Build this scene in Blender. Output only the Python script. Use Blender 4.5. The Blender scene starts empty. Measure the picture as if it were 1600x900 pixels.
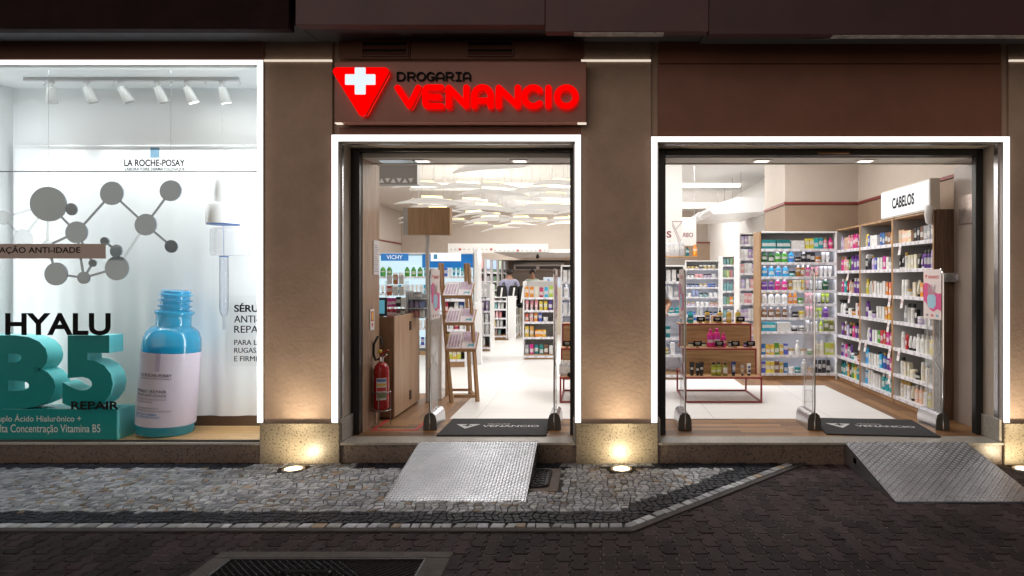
import bpy, bmesh, math, random
from mathutils import Vector, Matrix

random.seed(11)
SC = bpy.context.scene
COL = SC.collection
R = math.radians

# ------------------------------------------------------------------ camera, sky, sun, exposure
CAMY = -5.5
cam_d = bpy.data.cameras.new('camera')
cam = bpy.data.objects.new('camera', cam_d)
COL.objects.link(cam)
cam.location = (0, CAMY, 1.61)
cam.rotation_euler = (R(90), 0, 0)
cam_d.sensor_fit = 'HORIZONTAL'
cam_d.sensor_width = 36
cam_d.lens = 36 * 990 / 1600
cam_d.shift_x = -130 / 1600
cam_d.shift_y = -15 / 1600
cam_d.clip_start = 0.05
cam_d.clip_end = 300
SC.camera = cam

W = bpy.data.worlds.new('World')
SC.world = W
W.use_nodes = True
nt = W.node_tree
bg = nt.nodes['Background']
sky = nt.nodes.new('ShaderNodeTexSky')
sky.sky_type = 'NISHITA'
sky.sun_disc = False
sky.sun_elevation = R(22)
sky.sun_rotation = R(155)
nt.links.new(sky.outputs[0], bg.inputs[0])
bg.inputs[1].default_value = 0.010

sun_d = bpy.data.lights.new('sun', 'SUN')
sun_d.energy = 0.8
sun_d.angle = R(60)
sun_d.color = (1.0, 0.82, 0.70)
sun = bpy.data.objects.new('sun', sun_d)
COL.objects.link(sun)
sun.rotation_euler = (R(68), 0, R(-25))

SC.view_settings.view_transform = 'Standard'
SC.view_settings.look = 'None'
SC.view_settings.exposure = 0.0
SC.view_settings.gamma = 1.0
SC.cycles.use_denoising = True
SC.cycles.max_bounces = 8
SC.cycles.transparent_max_bounces = 12
SC.cycles.sample_clamp_indirect = 6


def area(name, loc, sx, sy, e, col=(1, 1, 1), rot=(0, 0, 0), spread=180):
    d = bpy.data.lights.new(name, 'AREA')
    d.shape = 'RECTANGLE'
    d.size, d.size_y, d.energy, d.color = sx, sy, e, col
    d.spread = R(spread)
    o = bpy.data.objects.new(name, d)
    COL.objects.link(o)
    o.location = loc
    o.rotation_euler = rot
    return o


def spot(name, loc, target, e, ang, blend=.6, col=(1, 1, 1), rad=.03):
    d = bpy.data.lights.new(name, 'SPOT')
    d.energy, d.color, d.spot_size, d.spot_blend, d.shadow_soft_size = e, col, R(ang), blend, rad
    o = bpy.data.objects.new(name, d)
    COL.objects.link(o)
    o.location = loc
    o.rotation_euler = (Vector(target) - Vector(loc)).to_track_quat('-Z', 'Y').to_euler()
    return o


# area lamps added under the ceiling to give the shop its main light
WHITE_L = (1.0, .985, .965)
for lx, ly, sx, sy, e in ((-2.2, 3.2, 2.4, 1.2, 102), (1.4, 2.3, 2.4, 1.2, 98), (1.2, 6.2, 2.4, 1.4, 112),
                          (-2.4, 7.4, 2.6, 1.4, 122), (-2.6, 12.4, 3, 1.4, 118), (1.6, 11.5, 3, 1.4, 110)):
    area('ceiling_fill_lamp', (lx, ly, 3.735), sx, sy, e, WHITE_L)


area('pharmacy_fill_lamp', (-1.2, 13, 2.225), 2.2, 2.0, 120, WHITE_L)  # unseen lamps added to brighten the dark pharmacy zone
area('pharmacy_fill_lamp', (.9, 12.2, 2.225), 1.2, 2.0, 60, WHITE_L)
# unseen lamp added behind the window head to brighten the display
area('display_head_fill', (-4.25, .14, 3.452), 2.7, .12, 12, (.90, .955, 1.0), (R(-10), 0, 0))
area('display_side_fill', (-2.895, .11, 1.75), 2.6, .07, 13, (.92, .96, 1.0), (0, R(90), R(-35)))  # unseen side lamps added to even out the display from top to bottom
area('display_side_fill', (-5.645, .11, 1.75), 2.6, .07, 13, (.92, .96, 1.0), (0, R(-90), R(35)))


# ------------------------------------------------------------------ pixel <-> world for measuring
def PX(px, y): return (px - 930) * (y - CAMY) / 990
def PZ(py, y): return 1.61 - (py - 435) * (y - CAMY) / 990


# ------------------------------------------------------------------ materials
def nmat(name):
    m = bpy.data.materials.new(name)
    m.use_nodes = True
    return m, m.node_tree.nodes, m.node_tree.links, m.node_tree.nodes['Principled BSDF']


def M(name, col, rough=.5, metal=0, var=0, vscale=6, bump=0, bscale=80, emit=0, ecol=None, spec=.5, stretch=(1, 1, 1), alpha=1, rvar=0):
    m, N, L, b = nmat(name)
    b.inputs['Base Color'].default_value = (*col, 1)
    b.inputs['Roughness'].default_value = rough
    b.inputs['Metallic'].default_value = metal
    b.inputs['Specular IOR Level'].default_value = spec
    if emit:
        b.inputs['Emission Color'].default_value = (*(ecol or col), 1)
        b.inputs['Emission Strength'].default_value = emit
    if var or bump or rvar:
        tc = N.new('ShaderNodeTexCoord')
        mp = N.new('ShaderNodeMapping')
        mp.inputs['Scale'].default_value = stretch
        L.new(tc.outputs['Object'], mp.inputs[0])
    if var:
        n = N.new('ShaderNodeTexNoise')
        n.inputs['Scale'].default_value = vscale
        n.inputs['Detail'].default_value = 6
        n.inputs['Roughness'].default_value = .65
        L.new(mp.outputs[0], n.inputs[0])
        cr = N.new('ShaderNodeValToRGB')
        cr.color_ramp.elements[0].position = .3
        cr.color_ramp.elements[1].position = .72
        cr.color_ramp.elements[0].color = (*[max(0, c * (1 - var)) for c in col], 1)
        cr.color_ramp.elements[1].color = (*[min(1, c * (1 + var)) for c in col], 1)
        L.new(n.outputs[0], cr.inputs[0])
        L.new(cr.outputs[0], b.inputs['Base Color'])
    if rvar:
        n3 = N.new('ShaderNodeTexNoise')
        n3.inputs['Scale'].default_value = 9
        n3.inputs['Detail'].default_value = 5
        L.new(mp.outputs[0], n3.inputs[0])
        mr = N.new('ShaderNodeMapRange')
        mr.inputs[3].default_value = max(0.02, rough - rvar)
        mr.inputs[4].default_value = min(1, rough + rvar)
        L.new(n3.outputs[0], mr.inputs[0])
        L.new(mr.outputs[0], b.inputs['Roughness'])
    if bump:
        n2 = N.new('ShaderNodeTexNoise')
        n2.inputs['Scale'].default_value = bscale
        n2.inputs['Detail'].default_value = 4
        L.new(mp.outputs[0], n2.inputs[0])
        bp = N.new('ShaderNodeBump')
        bp.inputs['Strength'].default_value = bump
        bp.inputs['Distance'].default_value = .01
        L.new(n2.outputs[0], bp.inputs['Height'])
        L.new(bp.outputs[0], b.inputs['Normal'])
    return m


def glow(name, col, s):
    m, N, L, b = nmat(name)
    b.inputs['Base Color'].default_value = (*[c * .6 for c in col], 1)
    b.inputs['Emission Color'].default_value = (*col, 1)
    b.inputs['Emission Strength'].default_value = s
    b.inputs['Roughness'].default_value = .4
    return m


def wood(name, c0, c1, axis='z', scale=1.0, rough=.42):
    m, N, L, b = nmat(name)
    tc = N.new('ShaderNodeTexCoord')
    mp = N.new('ShaderNodeMapping')
    s = {'x': (1.2, 14, 14), 'y': (14, 1.2, 14), 'z': (14, 14, 1.2)}[axis]
    mp.inputs['Scale'].default_value = [k * scale for k in s]
    L.new(tc.outputs['Object'], mp.inputs[0])
    n = N.new('ShaderNodeTexNoise')
    n.inputs['Scale'].default_value = 2.2
    n.inputs['Detail'].default_value = 8
    n.inputs['Distortion'].default_value = .6
    L.new(mp.outputs[0], n.inputs[0])
    cr = N.new('ShaderNodeValToRGB')
    cr.color_ramp.elements[0].position = .33
    cr.color_ramp.elements[1].position = .68
    cr.color_ramp.elements[0].color = (*c0, 1)
    cr.color_ramp.elements[1].color = (*c1, 1)
    L.new(n.outputs[0], cr.inputs[0])
    L.new(cr.outputs[0], b.inputs['Base Color'])
    b.inputs['Roughness'].default_value = rough
    bp = N.new('ShaderNodeBump')
    bp.inputs['Strength'].default_value = .12
    bp.inputs['Distance'].default_value = .004
    L.new(n.outputs[0], bp.inputs['Height'])
    L.new(bp.outputs[0], b.inputs['Normal'])
    return m


def granite(name, base, dark, light, scale=38, rough=.35):
    m, N, L, b = nmat(name)
    tc = N.new('ShaderNodeTexCoord')
    n = N.new('ShaderNodeTexNoise')
    n.inputs['Scale'].default_value = scale
    n.inputs['Detail'].default_value = 7
    n.inputs['Roughness'].default_value = .75
    L.new(tc.outputs['Object'], n.inputs[0])
    cr = N.new('ShaderNodeValToRGB')
    e = cr.color_ramp.elements
    e[0].position = .40; e[0].color = (*dark, 1)
    e[1].position = .46; e[1].color = (*base, 1)
    k = e.new(.58); k.color = (*base, 1)
    k = e.new(.68); k.color = (*light, 1)
    L.new(n.outputs[0], cr.inputs[0])
    n2 = N.new('ShaderNodeTexNoise')
    n2.inputs['Scale'].default_value = 3
    n2.inputs['Detail'].default_value = 5
    L.new(tc.outputs['Object'], n2.inputs[0])
    mr = N.new('ShaderNodeMapRange')
    mr.inputs[3].default_value = .6
    mr.inputs[4].default_value = 1.3
    L.new(n2.outputs[0], mr.inputs[0])
    mx = N.new('ShaderNodeVectorMath')
    mx.operation = 'SCALE'
    L.new(cr.outputs[0], mx.inputs[0])
    L.new(mr.outputs[0], mx.inputs['Scale'])
    L.new(mx.outputs[0], b.inputs['Base Color'])
    b.inputs['Roughness'].default_value = rough
    return m


def attr_mat(name, rough=.6, bump=.3, bscale=90, spec=.2):
    m, N, L, b = nmat(name)
    a = N.new('ShaderNodeAttribute')
    a.attribute_name = 'col'
    tc = N.new('ShaderNodeTexCoord')
    n = N.new('ShaderNodeTexNoise')
    n.inputs['Scale'].default_value = 26
    n.inputs['Detail'].default_value = 6
    L.new(tc.outputs['Object'], n.inputs[0])
    mr = N.new('ShaderNodeMapRange')
    mr.inputs[3].default_value = .6
    mr.inputs[4].default_value = 1.4
    L.new(n.outputs[0], mr.inputs[0])
    nl = N.new('ShaderNodeTexNoise')            # worn and stained patches
    nl.inputs['Scale'].default_value = 1.7
    nl.inputs['Detail'].default_value = 5
    nl.inputs['Roughness'].default_value = .6
    L.new(tc.outputs['Object'], nl.inputs[0])
    ml = N.new('ShaderNodeMapRange')
    ml.inputs[1].default_value = .3
    ml.inputs[2].default_value = .7
    ml.inputs[3].default_value = .62
    ml.inputs[4].default_value = 1.25
    L.new(nl.outputs[0], ml.inputs[0])
    mm = N.new('ShaderNodeMath'); mm.operation = 'MULTIPLY'
    L.new(mr.outputs[0], mm.inputs[0]); L.new(ml.outputs[0], mm.inputs[1])
    mx = N.new('ShaderNodeVectorMath')
    mx.operation = 'SCALE'
    L.new(a.outputs['Color'], mx.inputs[0])
    L.new(mm.outputs[0], mx.inputs['Scale'])
    L.new(mx.outputs[0], b.inputs['Base Color'])
    b.inputs['Roughness'].default_value = rough
    b.inputs['Specular IOR Level'].default_value = spec
    n2 = N.new('ShaderNodeTexNoise')
    n2.inputs['Scale'].default_value = bscale
    n2.inputs['Detail'].default_value = 5
    L.new(tc.outputs['Object'], n2.inputs[0])
    bp = N.new('ShaderNodeBump')
    bp.inputs['Strength'].default_value = bump
    bp.inputs['Distance'].default_value = .006
    L.new(n2.outputs[0], bp.inputs['Height'])
    L.new(bp.outputs[0], b.inputs['Normal'])
    return m


def glassy(name, tint=(1, 1, 1), gl=.1, rough=.02, diff=0, dcol=(.9, .9, .9)):
    """thin pane: mostly clear, with a Fresnel reflection and an optional veil of diffuse"""
    m, N, L, b = nmat(name)
    out = N['Material Output']
    N.remove(b)
    t = N.new('ShaderNodeBsdfTransparent')
    t.inputs[0].default_value = (*tint, 1)
    g = N.new('ShaderNodeBsdfGlossy')
    g.inputs['Roughness'].default_value = rough
    lw = N.new('ShaderNodeLayerWeight')
    lw.inputs[0].default_value = .25
    mul = N.new('ShaderNodeMath'); mul.operation = 'MULTIPLY'; mul.inputs[1].default_value = gl * 4
    L.new(lw.outputs['Fresnel'], mul.inputs[0])
    mx = N.new('ShaderNodeMixShader')
    L.new(mul.outputs[0], mx.inputs[0])
    L.new(t.outputs[0], mx.inputs[1])
    L.new(g.outputs[0], mx.inputs[2])
    last = mx
    if diff:
        d = N.new('ShaderNodeBsdfDiffuse')
        d.inputs[0].default_value = (*dcol, 1)
        m2 = N.new('ShaderNodeMixShader')
        m2.inputs[0].default_value = diff
        L.new(mx.outputs[0], m2.inputs[1])
        L.new(d.outputs[0], m2.inputs[2])
        last = m2
    L.new(last.outputs[0], out.inputs[0])
    return m


def brickish(name, c0, c1, cm, w, h, mortar, rough, rot=0, bumpd=.002, grain=False, offs=.5):
    """planks or tiles laid on a floor, in object space (metres)"""
    m, N, L, b = nmat(name)
    tc = N.new('ShaderNodeTexCoord')
    mp = N.new('ShaderNodeMapping')
    mp.inputs['Rotation'].default_value = (0, 0, rot)
    L.new(tc.outputs['Object'], mp.inputs[0])
    br = N.new('ShaderNodeTexBrick')
    br.inputs['Scale'].default_value = 1
    br.inputs['Brick Width'].default_value = w
    br.inputs['Row Height'].default_value = h
    br.inputs['Mortar Size'].default_value = mortar
    br.inputs['Mortar Smooth'].default_value = .1
    br.inputs['Bias'].default_value = 0
    br.offset = offs
    br.inputs['Color1'].default_value = (*c0, 1)
    br.inputs['Color2'].default_value = (*c1, 1)
    br.inputs['Mortar'].default_value = (*cm, 1)
    L.new(mp.outputs[0], br.inputs[0])
    src = br.outputs['Color']
    n = N.new('ShaderNodeTexNoise')
    mp2 = N.new('ShaderNodeMapping')
    mp2.inputs['Scale'].default_value = (2, 26, 2) if grain else (1, 1, 1)
    L.new(mp.outputs[0], mp2.inputs[0])
    n.inputs['Scale'].default_value = 2.5
    n.inputs['Detail'].default_value = 8
    L.new(mp2.outputs[0], n.inputs[0])
    mr = N.new('ShaderNodeMapRange')
    mr.inputs[3].default_value = .45 if grain else .94
    mr.inputs[4].default_value = 1.5 if grain else 1.05
    L.new(n.outputs[0], mr.inputs[0])
    mx = N.new('ShaderNodeVectorMath'); mx.operation = 'SCALE'
    L.new(src, mx.inputs[0])
    L.new(mr.outputs[0], mx.inputs['Scale'])
    L.new(mx.outputs[0], b.inputs['Base Color'])
    b.inputs['Roughness'].default_value = rough
    bp = N.new('ShaderNodeBump')
    bp.invert = True
    bp.inputs['Strength'].default_value = .5
    bp.inputs['Distance'].default_value = bumpd
    L.new(br.outputs['Fac'], bp.inputs['Height'])
    L.new(bp.outputs[0], b.inputs['Normal'])
    return m


# ------------------------------------------------------------------ mesh building
class MB:
    def __init__(s):
        s.v, s.f, s.m, s.c = [], [], [], []

    def add(s, vs, fs, mi=0, col=None):
        k = len(s.v)
        s.v += [tuple(p) for p in vs]
        for f in fs:
            s.f.append([i + k for i in f])
            s.m.append(mi)
            s.c.append(col)
        return s

    def box(s, x0, x1, y0, y1, z0, z1, mi=0, b=0):
        if x0 > x1: x0, x1 = x1, x0
        if y0 > y1: y0, y1 = y1, y0
        if z0 > z1: z0, z1 = z1, z0
        if not b:
            vs = [(x, y, z) for x in (x0, x1) for y in (y0, y1) for z in (z0, z1)]
            return s.add(vs, [(0, 1, 3, 2), (4, 6, 7, 5), (0, 4, 5, 1), (2, 3, 7, 6), (0, 2, 6, 4), (1, 5, 7, 3)], mi)
        b = min(b, (x1 - x0) * .45, (y1 - y0) * .45, (z1 - z0) * .45)
        lo, hi = (x0, y0, z0), (x1, y1, z1)
        vs, ix = [], {}
        for sg in [(i, j, k) for i in (0, 1) for j in (0, 1) for k in (0, 1)]:
            for a in range(3):
                p = []
                for q in range(3):
                    e = hi[q] if sg[q] else lo[q]
                    p.append(e if q == a else (e - b if sg[q] else e + b))
                ix[sg, a] = len(vs)
                vs.append(p)
        fs = []
        for a in range(3):
            o1, o2 = [q for q in range(3) if q != a]
            for e in (0, 1):
                loop = []
                for (u, w) in ((0, 0), (1, 0), (1, 1), (0, 1)):
                    sg = [0, 0, 0]; sg[a] = e; sg[o1] = u; sg[o2] = w
                    loop.append(ix[tuple(sg), a])
                fs.append(loop)
            for u in (0, 1):
                for w in (0, 1):
                    s0 = [0, 0, 0]; s0[o1] = u; s0[o2] = w
                    s1 = list(s0); s1[a] = 1
                    s0, s1 = tuple(s0), tuple(s1)
                    fs.append([ix[s0, o1], ix[s0, o2], ix[s1, o2], ix[s1, o1]])
        for sg in [(i, j, k) for i in (0, 1) for j in (0, 1) for k in (0, 1)]:
            fs.append([ix[sg, 0], ix[sg, 1], ix[sg, 2]])
        return s.add(vs, fs, mi)

    def prism(s, poly, ax, t0, t1, mi=0, mi_side=None):
        f = {'x': lambda a, b, t: (t, a, b), 'y': lambda a, b, t: (a, t, b), 'z': lambda a, b, t: (a, b, t)}[ax]
        n = len(poly)
        vs = [f(a, b, t0) for a, b in poly] + [f(a, b, t1) for a, b in poly]
        s.add(vs, [list(range(n)), list(range(2 * n - 1, n - 1, -1))], mi)
        k = len(s.v) - 2 * n
        for i in range(n):
            j = (i + 1) % n
            s.f.append([k + i, k + j, k + n + j, k + n + i]); s.m.append(mi if mi_side is None else mi_side); s.c.append(None)
        return s

    def tube(s, pts, r, n=10, mi=0, caps=True, closed=False):
        pts = [Vector(p) for p in pts]
        rs = r if isinstance(r, (list, tuple)) else [r] * len(pts)
        rings, up0 = [], None
        N_ = len(pts)
        for i, p in enumerate(pts):
            a = pts[(i - 1) % N_] if (i > 0 or closed) else p
            b = pts[(i + 1) % N_] if (i < N_ - 1 or closed) else p
            d = (b - a).normalized()
            if up0 is None:
                up0 = Vector((0, 0, 1)) if abs(d.z) < .9 else Vector((1, 0, 0))
            u = (up0 - d * up0.dot(d)).normalized()
            up0 = u
            w = d.cross(u)
            rings.append([p + (u * math.cos(t) + w * math.sin(t)) * rs[i] for t in [2 * math.pi * k / n for k in range(n)]])
        vs = [q for rg in rings for q in rg]
        fs = []
        for i in range(N_ if closed else N_ - 1):
            j = (i + 1) % N_
            for k in range(n):
                l = (k + 1) % n
                fs.append([i * n + k, i * n + l, j * n + l, j * n + k])
        if caps and not closed:
            fs.append(list(range(n)))
            fs.append([(N_ - 1) * n + k for k in range(n)][::-1])
        return s.add(vs, fs, mi)

    def cyl(s, p0, p1, r0, r1=None, n=14, mi=0):
        return s.tube([p0, p1], [r0, r0 if r1 is None else r1], n, mi)

    def lathe(s, prof, c=(0, 0, 0), n=16, mi=0, sy=1.0, mis=None):
        """profile of (radius, z) round a vertical axis; mis = material per profile step"""
        vs = []
        for r, z in prof:
            for k in range(n):
                t = 2 * math.pi * k / n
                vs.append((c[0] + r * math.cos(t), c[1] + r * sy * math.sin(t), c[2] + z))
        base = len(s.v)
        s.v += vs
        for i in range(len(prof) - 1):
            for k in range(n):
                l = (k + 1) % n
                s.f.append([base + i * n + k, base + i * n + l, base + (i + 1) * n + l, base + (i + 1) * n + k])
                s.m.append(mis[i] if mis else mi); s.c.append(None)
        s.f.append([base + k for k in range(n)][::-1]); s.m.append(mis[0] if mis else mi); s.c.append(None)
        q = len(prof) - 1
        s.f.append([base + q * n + k for k in range(n)]); s.m.append(mis[-1] if mis else mi); s.c.append(None)
        return s

    def ball(s, c, rx, ry=None, rz=None, n=12, mi=0):
        ry, rz = ry or rx, rz or rx
        prof = [(math.cos(a), math.sin(a)) for a in [(-math.pi / 2) + math.pi * i / (n // 2 + 2) for i in range(n // 2 + 3)]]
        base = len(s.v)
        m = len(prof)
        for r, z in prof:
            for k in range(n):
                t = 2 * math.pi * k / n
                s.v.append((c[0] + rx * r * math.cos(t), c[1] + ry * r * math.sin(t), c[2] + rz * z))
        for i in range(m - 1):
            for k in range(n):
                l = (k + 1) % n
                s.f.append([base + i * n + k, base + i * n + l, base + (i + 1) * n + l, base + (i + 1) * n + k]); s.m.append(mi); s.c.append(None)
        return s

    def xf(s, fn, start=0):
        s.v[start:] = [fn(*p) for p in s.v[start:]]
        return s

    def mesh(s, name, mats, off=(0, 0, 0), recalc=True, sharp=32):
        me = bpy.data.meshes.new(name)
        me.from_pydata([(x - off[0], y - off[1], z - off[2]) for x, y, z in s.v], [], s.f)
        for m in mats:
            me.materials.append(m)
        me.polygons.foreach_set('material_index', s.m)
        if any(c is not None for c in s.c):
            at = me.attributes.new('col', 'FLOAT_COLOR', 'CORNER')
            buf = []
            for f, c in zip(s.f, s.c):
                c = c or (.1, .1, .1)
                buf += [c[0], c[1], c[2], 1] * len(f)
            at.data.foreach_set('color', buf)
        if recalc:
            bm = bmesh.new()
            bm.from_mesh(me)
            bmesh.ops.remove_doubles(bm, verts=bm.verts, dist=1e-6) if len(s.v) < 4000 else None
            bmesh.ops.recalc_face_normals(bm, faces=bm.faces)
            bm.to_mesh(me)
            bm.free()
        me.polygons.foreach_set('use_smooth', [True] * len(me.polygons))
        me.set_sharp_from_angle(angle=R(sharp))
        me.update()
        return me

    def build(s, name, mats, parent=None, base=None, recalc=True, sharp=32):
        if not isinstance(mats, (list, tuple)):
            mats = [mats]
        off = wloc(parent) if parent else Vector(base or (0, 0, 0))
        o = bpy.data.objects.new(name, s.mesh(name, mats, off, recalc, sharp))
        COL.objects.link(o)
        if parent:
            o.parent = parent
        else:
            o.location = off
        return o

    def auto(s, name, mats, sharp=32):
        """a top-level one-mesh thing with its origin at the middle of its foot"""
        xs, ys, zs = zip(*s.v)
        return s.build(name, mats, None, ((min(xs) + max(xs)) / 2, (min(ys) + max(ys)) / 2, min(zs)), sharp=sharp)


def wloc(o):
    v = Vector((0, 0, 0))
    while o:
        v += o.location
        o = o.parent
    return v


def tag(o, label, cat, group=None):
    o['label'] = label
    o['category'] = cat
    if group:
        o['group'] = group
    return o


def thing(name, label, cat, loc=(0, 0, 0), group=None):
    o = bpy.data.objects.new(name, None)
    o.empty_display_size = .1
    COL.objects.link(o)
    o.location = loc
    return tag(o, label, cat, group)


def struct(o):
    o['kind'] = 'structure'
    return o


def dup(root, loc, rotz=None, label=None):
    r = root.copy(); COL.objects.link(r)
    r.location = loc
    if rotz is not None:
        r.rotation_euler = (0, 0, rotz)
    if label:
        r['label'] = label
    for ch in list(root.children):
        c = ch.copy(); COL.objects.link(c); c.parent = r
        for g in list(ch.children):
            d = g.copy(); COL.objects.link(d); d.parent = c
    return r


_tc = {}


def text_geo(sx, bold=0.0, depth=0.0, spacing=1.0):
    key = (sx, bold, depth, spacing)
    if key not in _tc:
        cu = bpy.data.curves.new('t', 'FONT')
        cu.body = sx
        cu.size = 1
        cu.offset = bold
        cu.resolution_u = 4
        cu.extrude = depth
        cu.space_character = spacing
        o = bpy.data.objects.new('t', cu)
        COL.objects.link(o)
        bpy.context.view_layer.update()
        me = bpy.data.meshes.new_from_object(o.evaluated_get(bpy.context.evaluated_depsgraph_get()))
        vs = [tuple(v.co) for v in me.vertices]
        fs = [list(p.vertices) for p in me.polygons]
        bpy.data.objects.remove(o)
        bpy.data.curves.remove(cu)
        bpy.data.meshes.remove(me)
        _tc[key] = (vs, fs)
    return _tc[key]


def text(sx, u0, u1, v0, v1, fmap, mat, parent, name='lettering', bold=0.0, depth=0.0, mb=None, spacing=1.0):
    """words fitted into the rectangle u0..u1, v0..v1 (v1 None: keep proportions); fmap(u,v,w) -> world, w towards the reader"""
    vs, fs = text_geo(sx, bold, 0 if not depth else .5, spacing)
    xs = [p[0] for p in vs]; ys = [p[1] for p in vs]
    x0, x1, y0, y1 = min(xs), max(xs), min(ys), max(ys)
    k = (u1 - u0) / (x1 - x0)
    kv = k if v1 is None else (v1 - v0) / (y1 - y0)
    out = [fmap(u0 + (x - x0) * k, v0 + (y - y0) * kv, z * 2 * depth if depth else 0) for x, y, z in vs]
    m = mb or MB()
    m.add(out, fs)
    if mb:
        return None
    return m.build(name, [mat], parent, recalc=bool(depth))


def front(y):
    """fmap for words that face the street on the plane y"""
    return lambda u, v, w: (u, y - w, v)
# ------------------------------------------------------------------ shared materials
stucco = M('stucco', (.41, .295, .225), .8, var=.16, vscale=2.2, bump=.4, bscale=30)
cladding = M('brown_cladding', (.21, .083, .05), .5, var=.16, vscale=1.6, rvar=.1, bump=.05, bscale=5)
vent_brown = M('vent_brown', (.20, .09, .065), .5)
dark_gap = M('dark_gap', (.012, .012, .014), .8)
granite_m = granite('granite', (.31, .26, .19), (.03, .025, .02), (.46, .41, .33), 58)
granite_d = granite('granite_riser', (.17, .125, .10), (.025, .02, .018), (.26, .2, .17), 58)
granite_s = granite('granite_sill', (.36, .33, .29), (.2, .18, .15), (.46, .43, .38), 60)
led = glow('led_white', (1.0, .965, .94), 2.2)
led_warm = glow('led_slit', (1.0, .88, .74), .75)
black_metal = M('black_metal', (.012, .012, .013), .35)
taupe = M('taupe_paint', (.44, .37, .30), .5, var=.05)
alu = M('brushed_aluminium', (.62, .62, .64), .25, 1.0)
chrome = M('chrome', (.78, .78, .78), .1, 1.0)
white_paint = M('white_paint', (.80, .79, .77), .45)
white_gloss = M('white_gloss', (.82, .82, .82), .25)
beige_wall = M('beige_wall', (.56, .48, .41), .6, var=.03)
brown_wall = M('brown_wall', (.33, .235, .165), .6, var=.05)
rail_red = M('rail_red', (.22, .035, .03), .4)
oak = wood('oak', (.30, .165, .075), (.47, .29, .15), 'z')
oak_x = wood('oak_across', (.30, .165, .075), (.47, .29, .15), 'x')
walnut = wood('walnut', (.075, .04, .022), (.15, .085, .05), 'z')
glass_win = glassy('window_glass', (.97, .985, .98), .045)
acrylic = glassy('acrylic', (.97, .975, .98), .06, .03, .05)
ink = M('black_ink', (.012, .012, .013), .7, spec=.1)

# ------------------------------------------------------------------ ground
g = MB()
g.box(-40, 40, -40, .02, -.05, -.0055)
struct(g.build('street_ground', [M('sand_joint', (.10, .08, .07), .9, var=.4, vscale=12)]))

SIDE = [(-9, 0.0), (-9, -1.434), (.226, -1.434), (1.765, 0.0)]       # outline of the stone pavement
DL = math.hypot(1.765 - .226, 1.434)
dx_, dy_ = (1.765 - .226) / DL, 1.434 / DL


def d_edge(x, y):
    """how far inside the pavement a point is from its street edge"""
    a = y + 1.434
    b = -(dy_ * (x - .226) - dx_ * (y + 1.434))
    return min(a, b)


HX0, HX1, HY0, HY1 = -2.2, -.83, -3.0, -1.775                       # vault cover with its concrete rim
pv = MB()
zz = [(0, .010), (.025, .010), (.03, -.010), (.05, -.010), (.075, -.010), (.08, .010)]
PW = .088


def zig(y):
    t = (y / .1) % 1.0
    return .011 if t < .25 else (-.011 if t < .75 else .011)


ncol = int(14.5 / PW)
for i in range(ncol):
    x0 = -7 + i * PW
    for j in range(-1, 24):
        y0 = -4.6 + j * .2 + (i % 2) * .1
        cx, cy = x0 + PW / 2, y0 + .1
        if cy > -.05 or d_edge(cx, cy) > .06 and cy < 0:
            continue
        if HX0 + .02 < cx < HX1 - .02 and HY0 + .02 < cy < HY1 - .05:
            continue
        g_ = .004 + random.random() * .0025
        ys = [y0 + g_, y0 + .025, y0 + .03, y0 + .075, y0 + .08, y0 + .125, y0 + .13, y0 + .175, y0 + .18, y0 + .2 - g_]
        f = lambda y: zig(y - .0001) if abs(((y / .1) % 1) - .25) < .01 or abs(((y / .1) % 1) - .75) < .01 else zig(y)
        def zx(k):
            t = ((ys[k] - y0) / .1) % 1.0
            return .010 if (t < .27 or t > .78) else -.010
        ys[-1] = min(ys[-1], -.004)
        lf = [(x0 + zx(k) + .0030, ys[k]) for k in range(10)]
        rt = [(x0 + PW + zx(k) - .0030, ys[k]) for k in range(10)]
        poly = lf + rt[::-1]
        dz = random.uniform(-.0035, .001)
        tl = (random.uniform(-.016, .016), random.uniform(-.02, .02))
        n = len(poly)
        z = lambda x, y: dz + (x - cx) * tl[0] + (y - cy) * tl[1]
        ins = [(cx + (x - cx) * .93, cy + (y - cy) * .962) for x, y in poly]
        c0 = random.uniform(.5, 1.2) * .046
        wr = random.uniform(0, .35)
        col = (c0 * (1.08 + wr * .3), c0 * .79, c0 * (.83 - wr * .1))
        pv.add([(x, y, z(x, y)) for x, y in ins] + [(x, y, z(x, y) - .004) for x, y in poly] + [(x, y, -.012) for x, y in poly],
               [list(range(n))] + [[k, (k + 1) % n, n + (k + 1) % n, n + k] for k in range(n)] + [[n + k, n + (k + 1) % n, 2 * n + (k + 1) % n, 2 * n + k] for k in range(n)], 0, col)
struct(pv.build('paver_street', [attr_mat('paver', .75, .5, 120, .12)], recalc=False))

# pavement of small hand-cut stones: white field, black bands
g = MB()
g.prism([(-9, -.001), (-9, -1.47), (.24, -1.47), (1.80, -.001)], 'z', -.008, .004)
struct(g.build('pavement_bed', [M('mortar_bed', (.022, .02, .02), .9, var=.4, vscale=30)]))
g = MB()
off = .045
g.prism([(-9, -1.434), (.226, -1.434), (1.765, -.002), (1.765 + off * 1.5, -.002), (.226 + off * .45, -1.434 - off), (-9, -1.434 - off)], 'z', -.006, .009)
struct(g.build('pavement_kerb', [M('kerb_cement', (.065, .055, .052), .85, var=.3, vscale=9, bump=.4)]))
st = MB()


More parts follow.
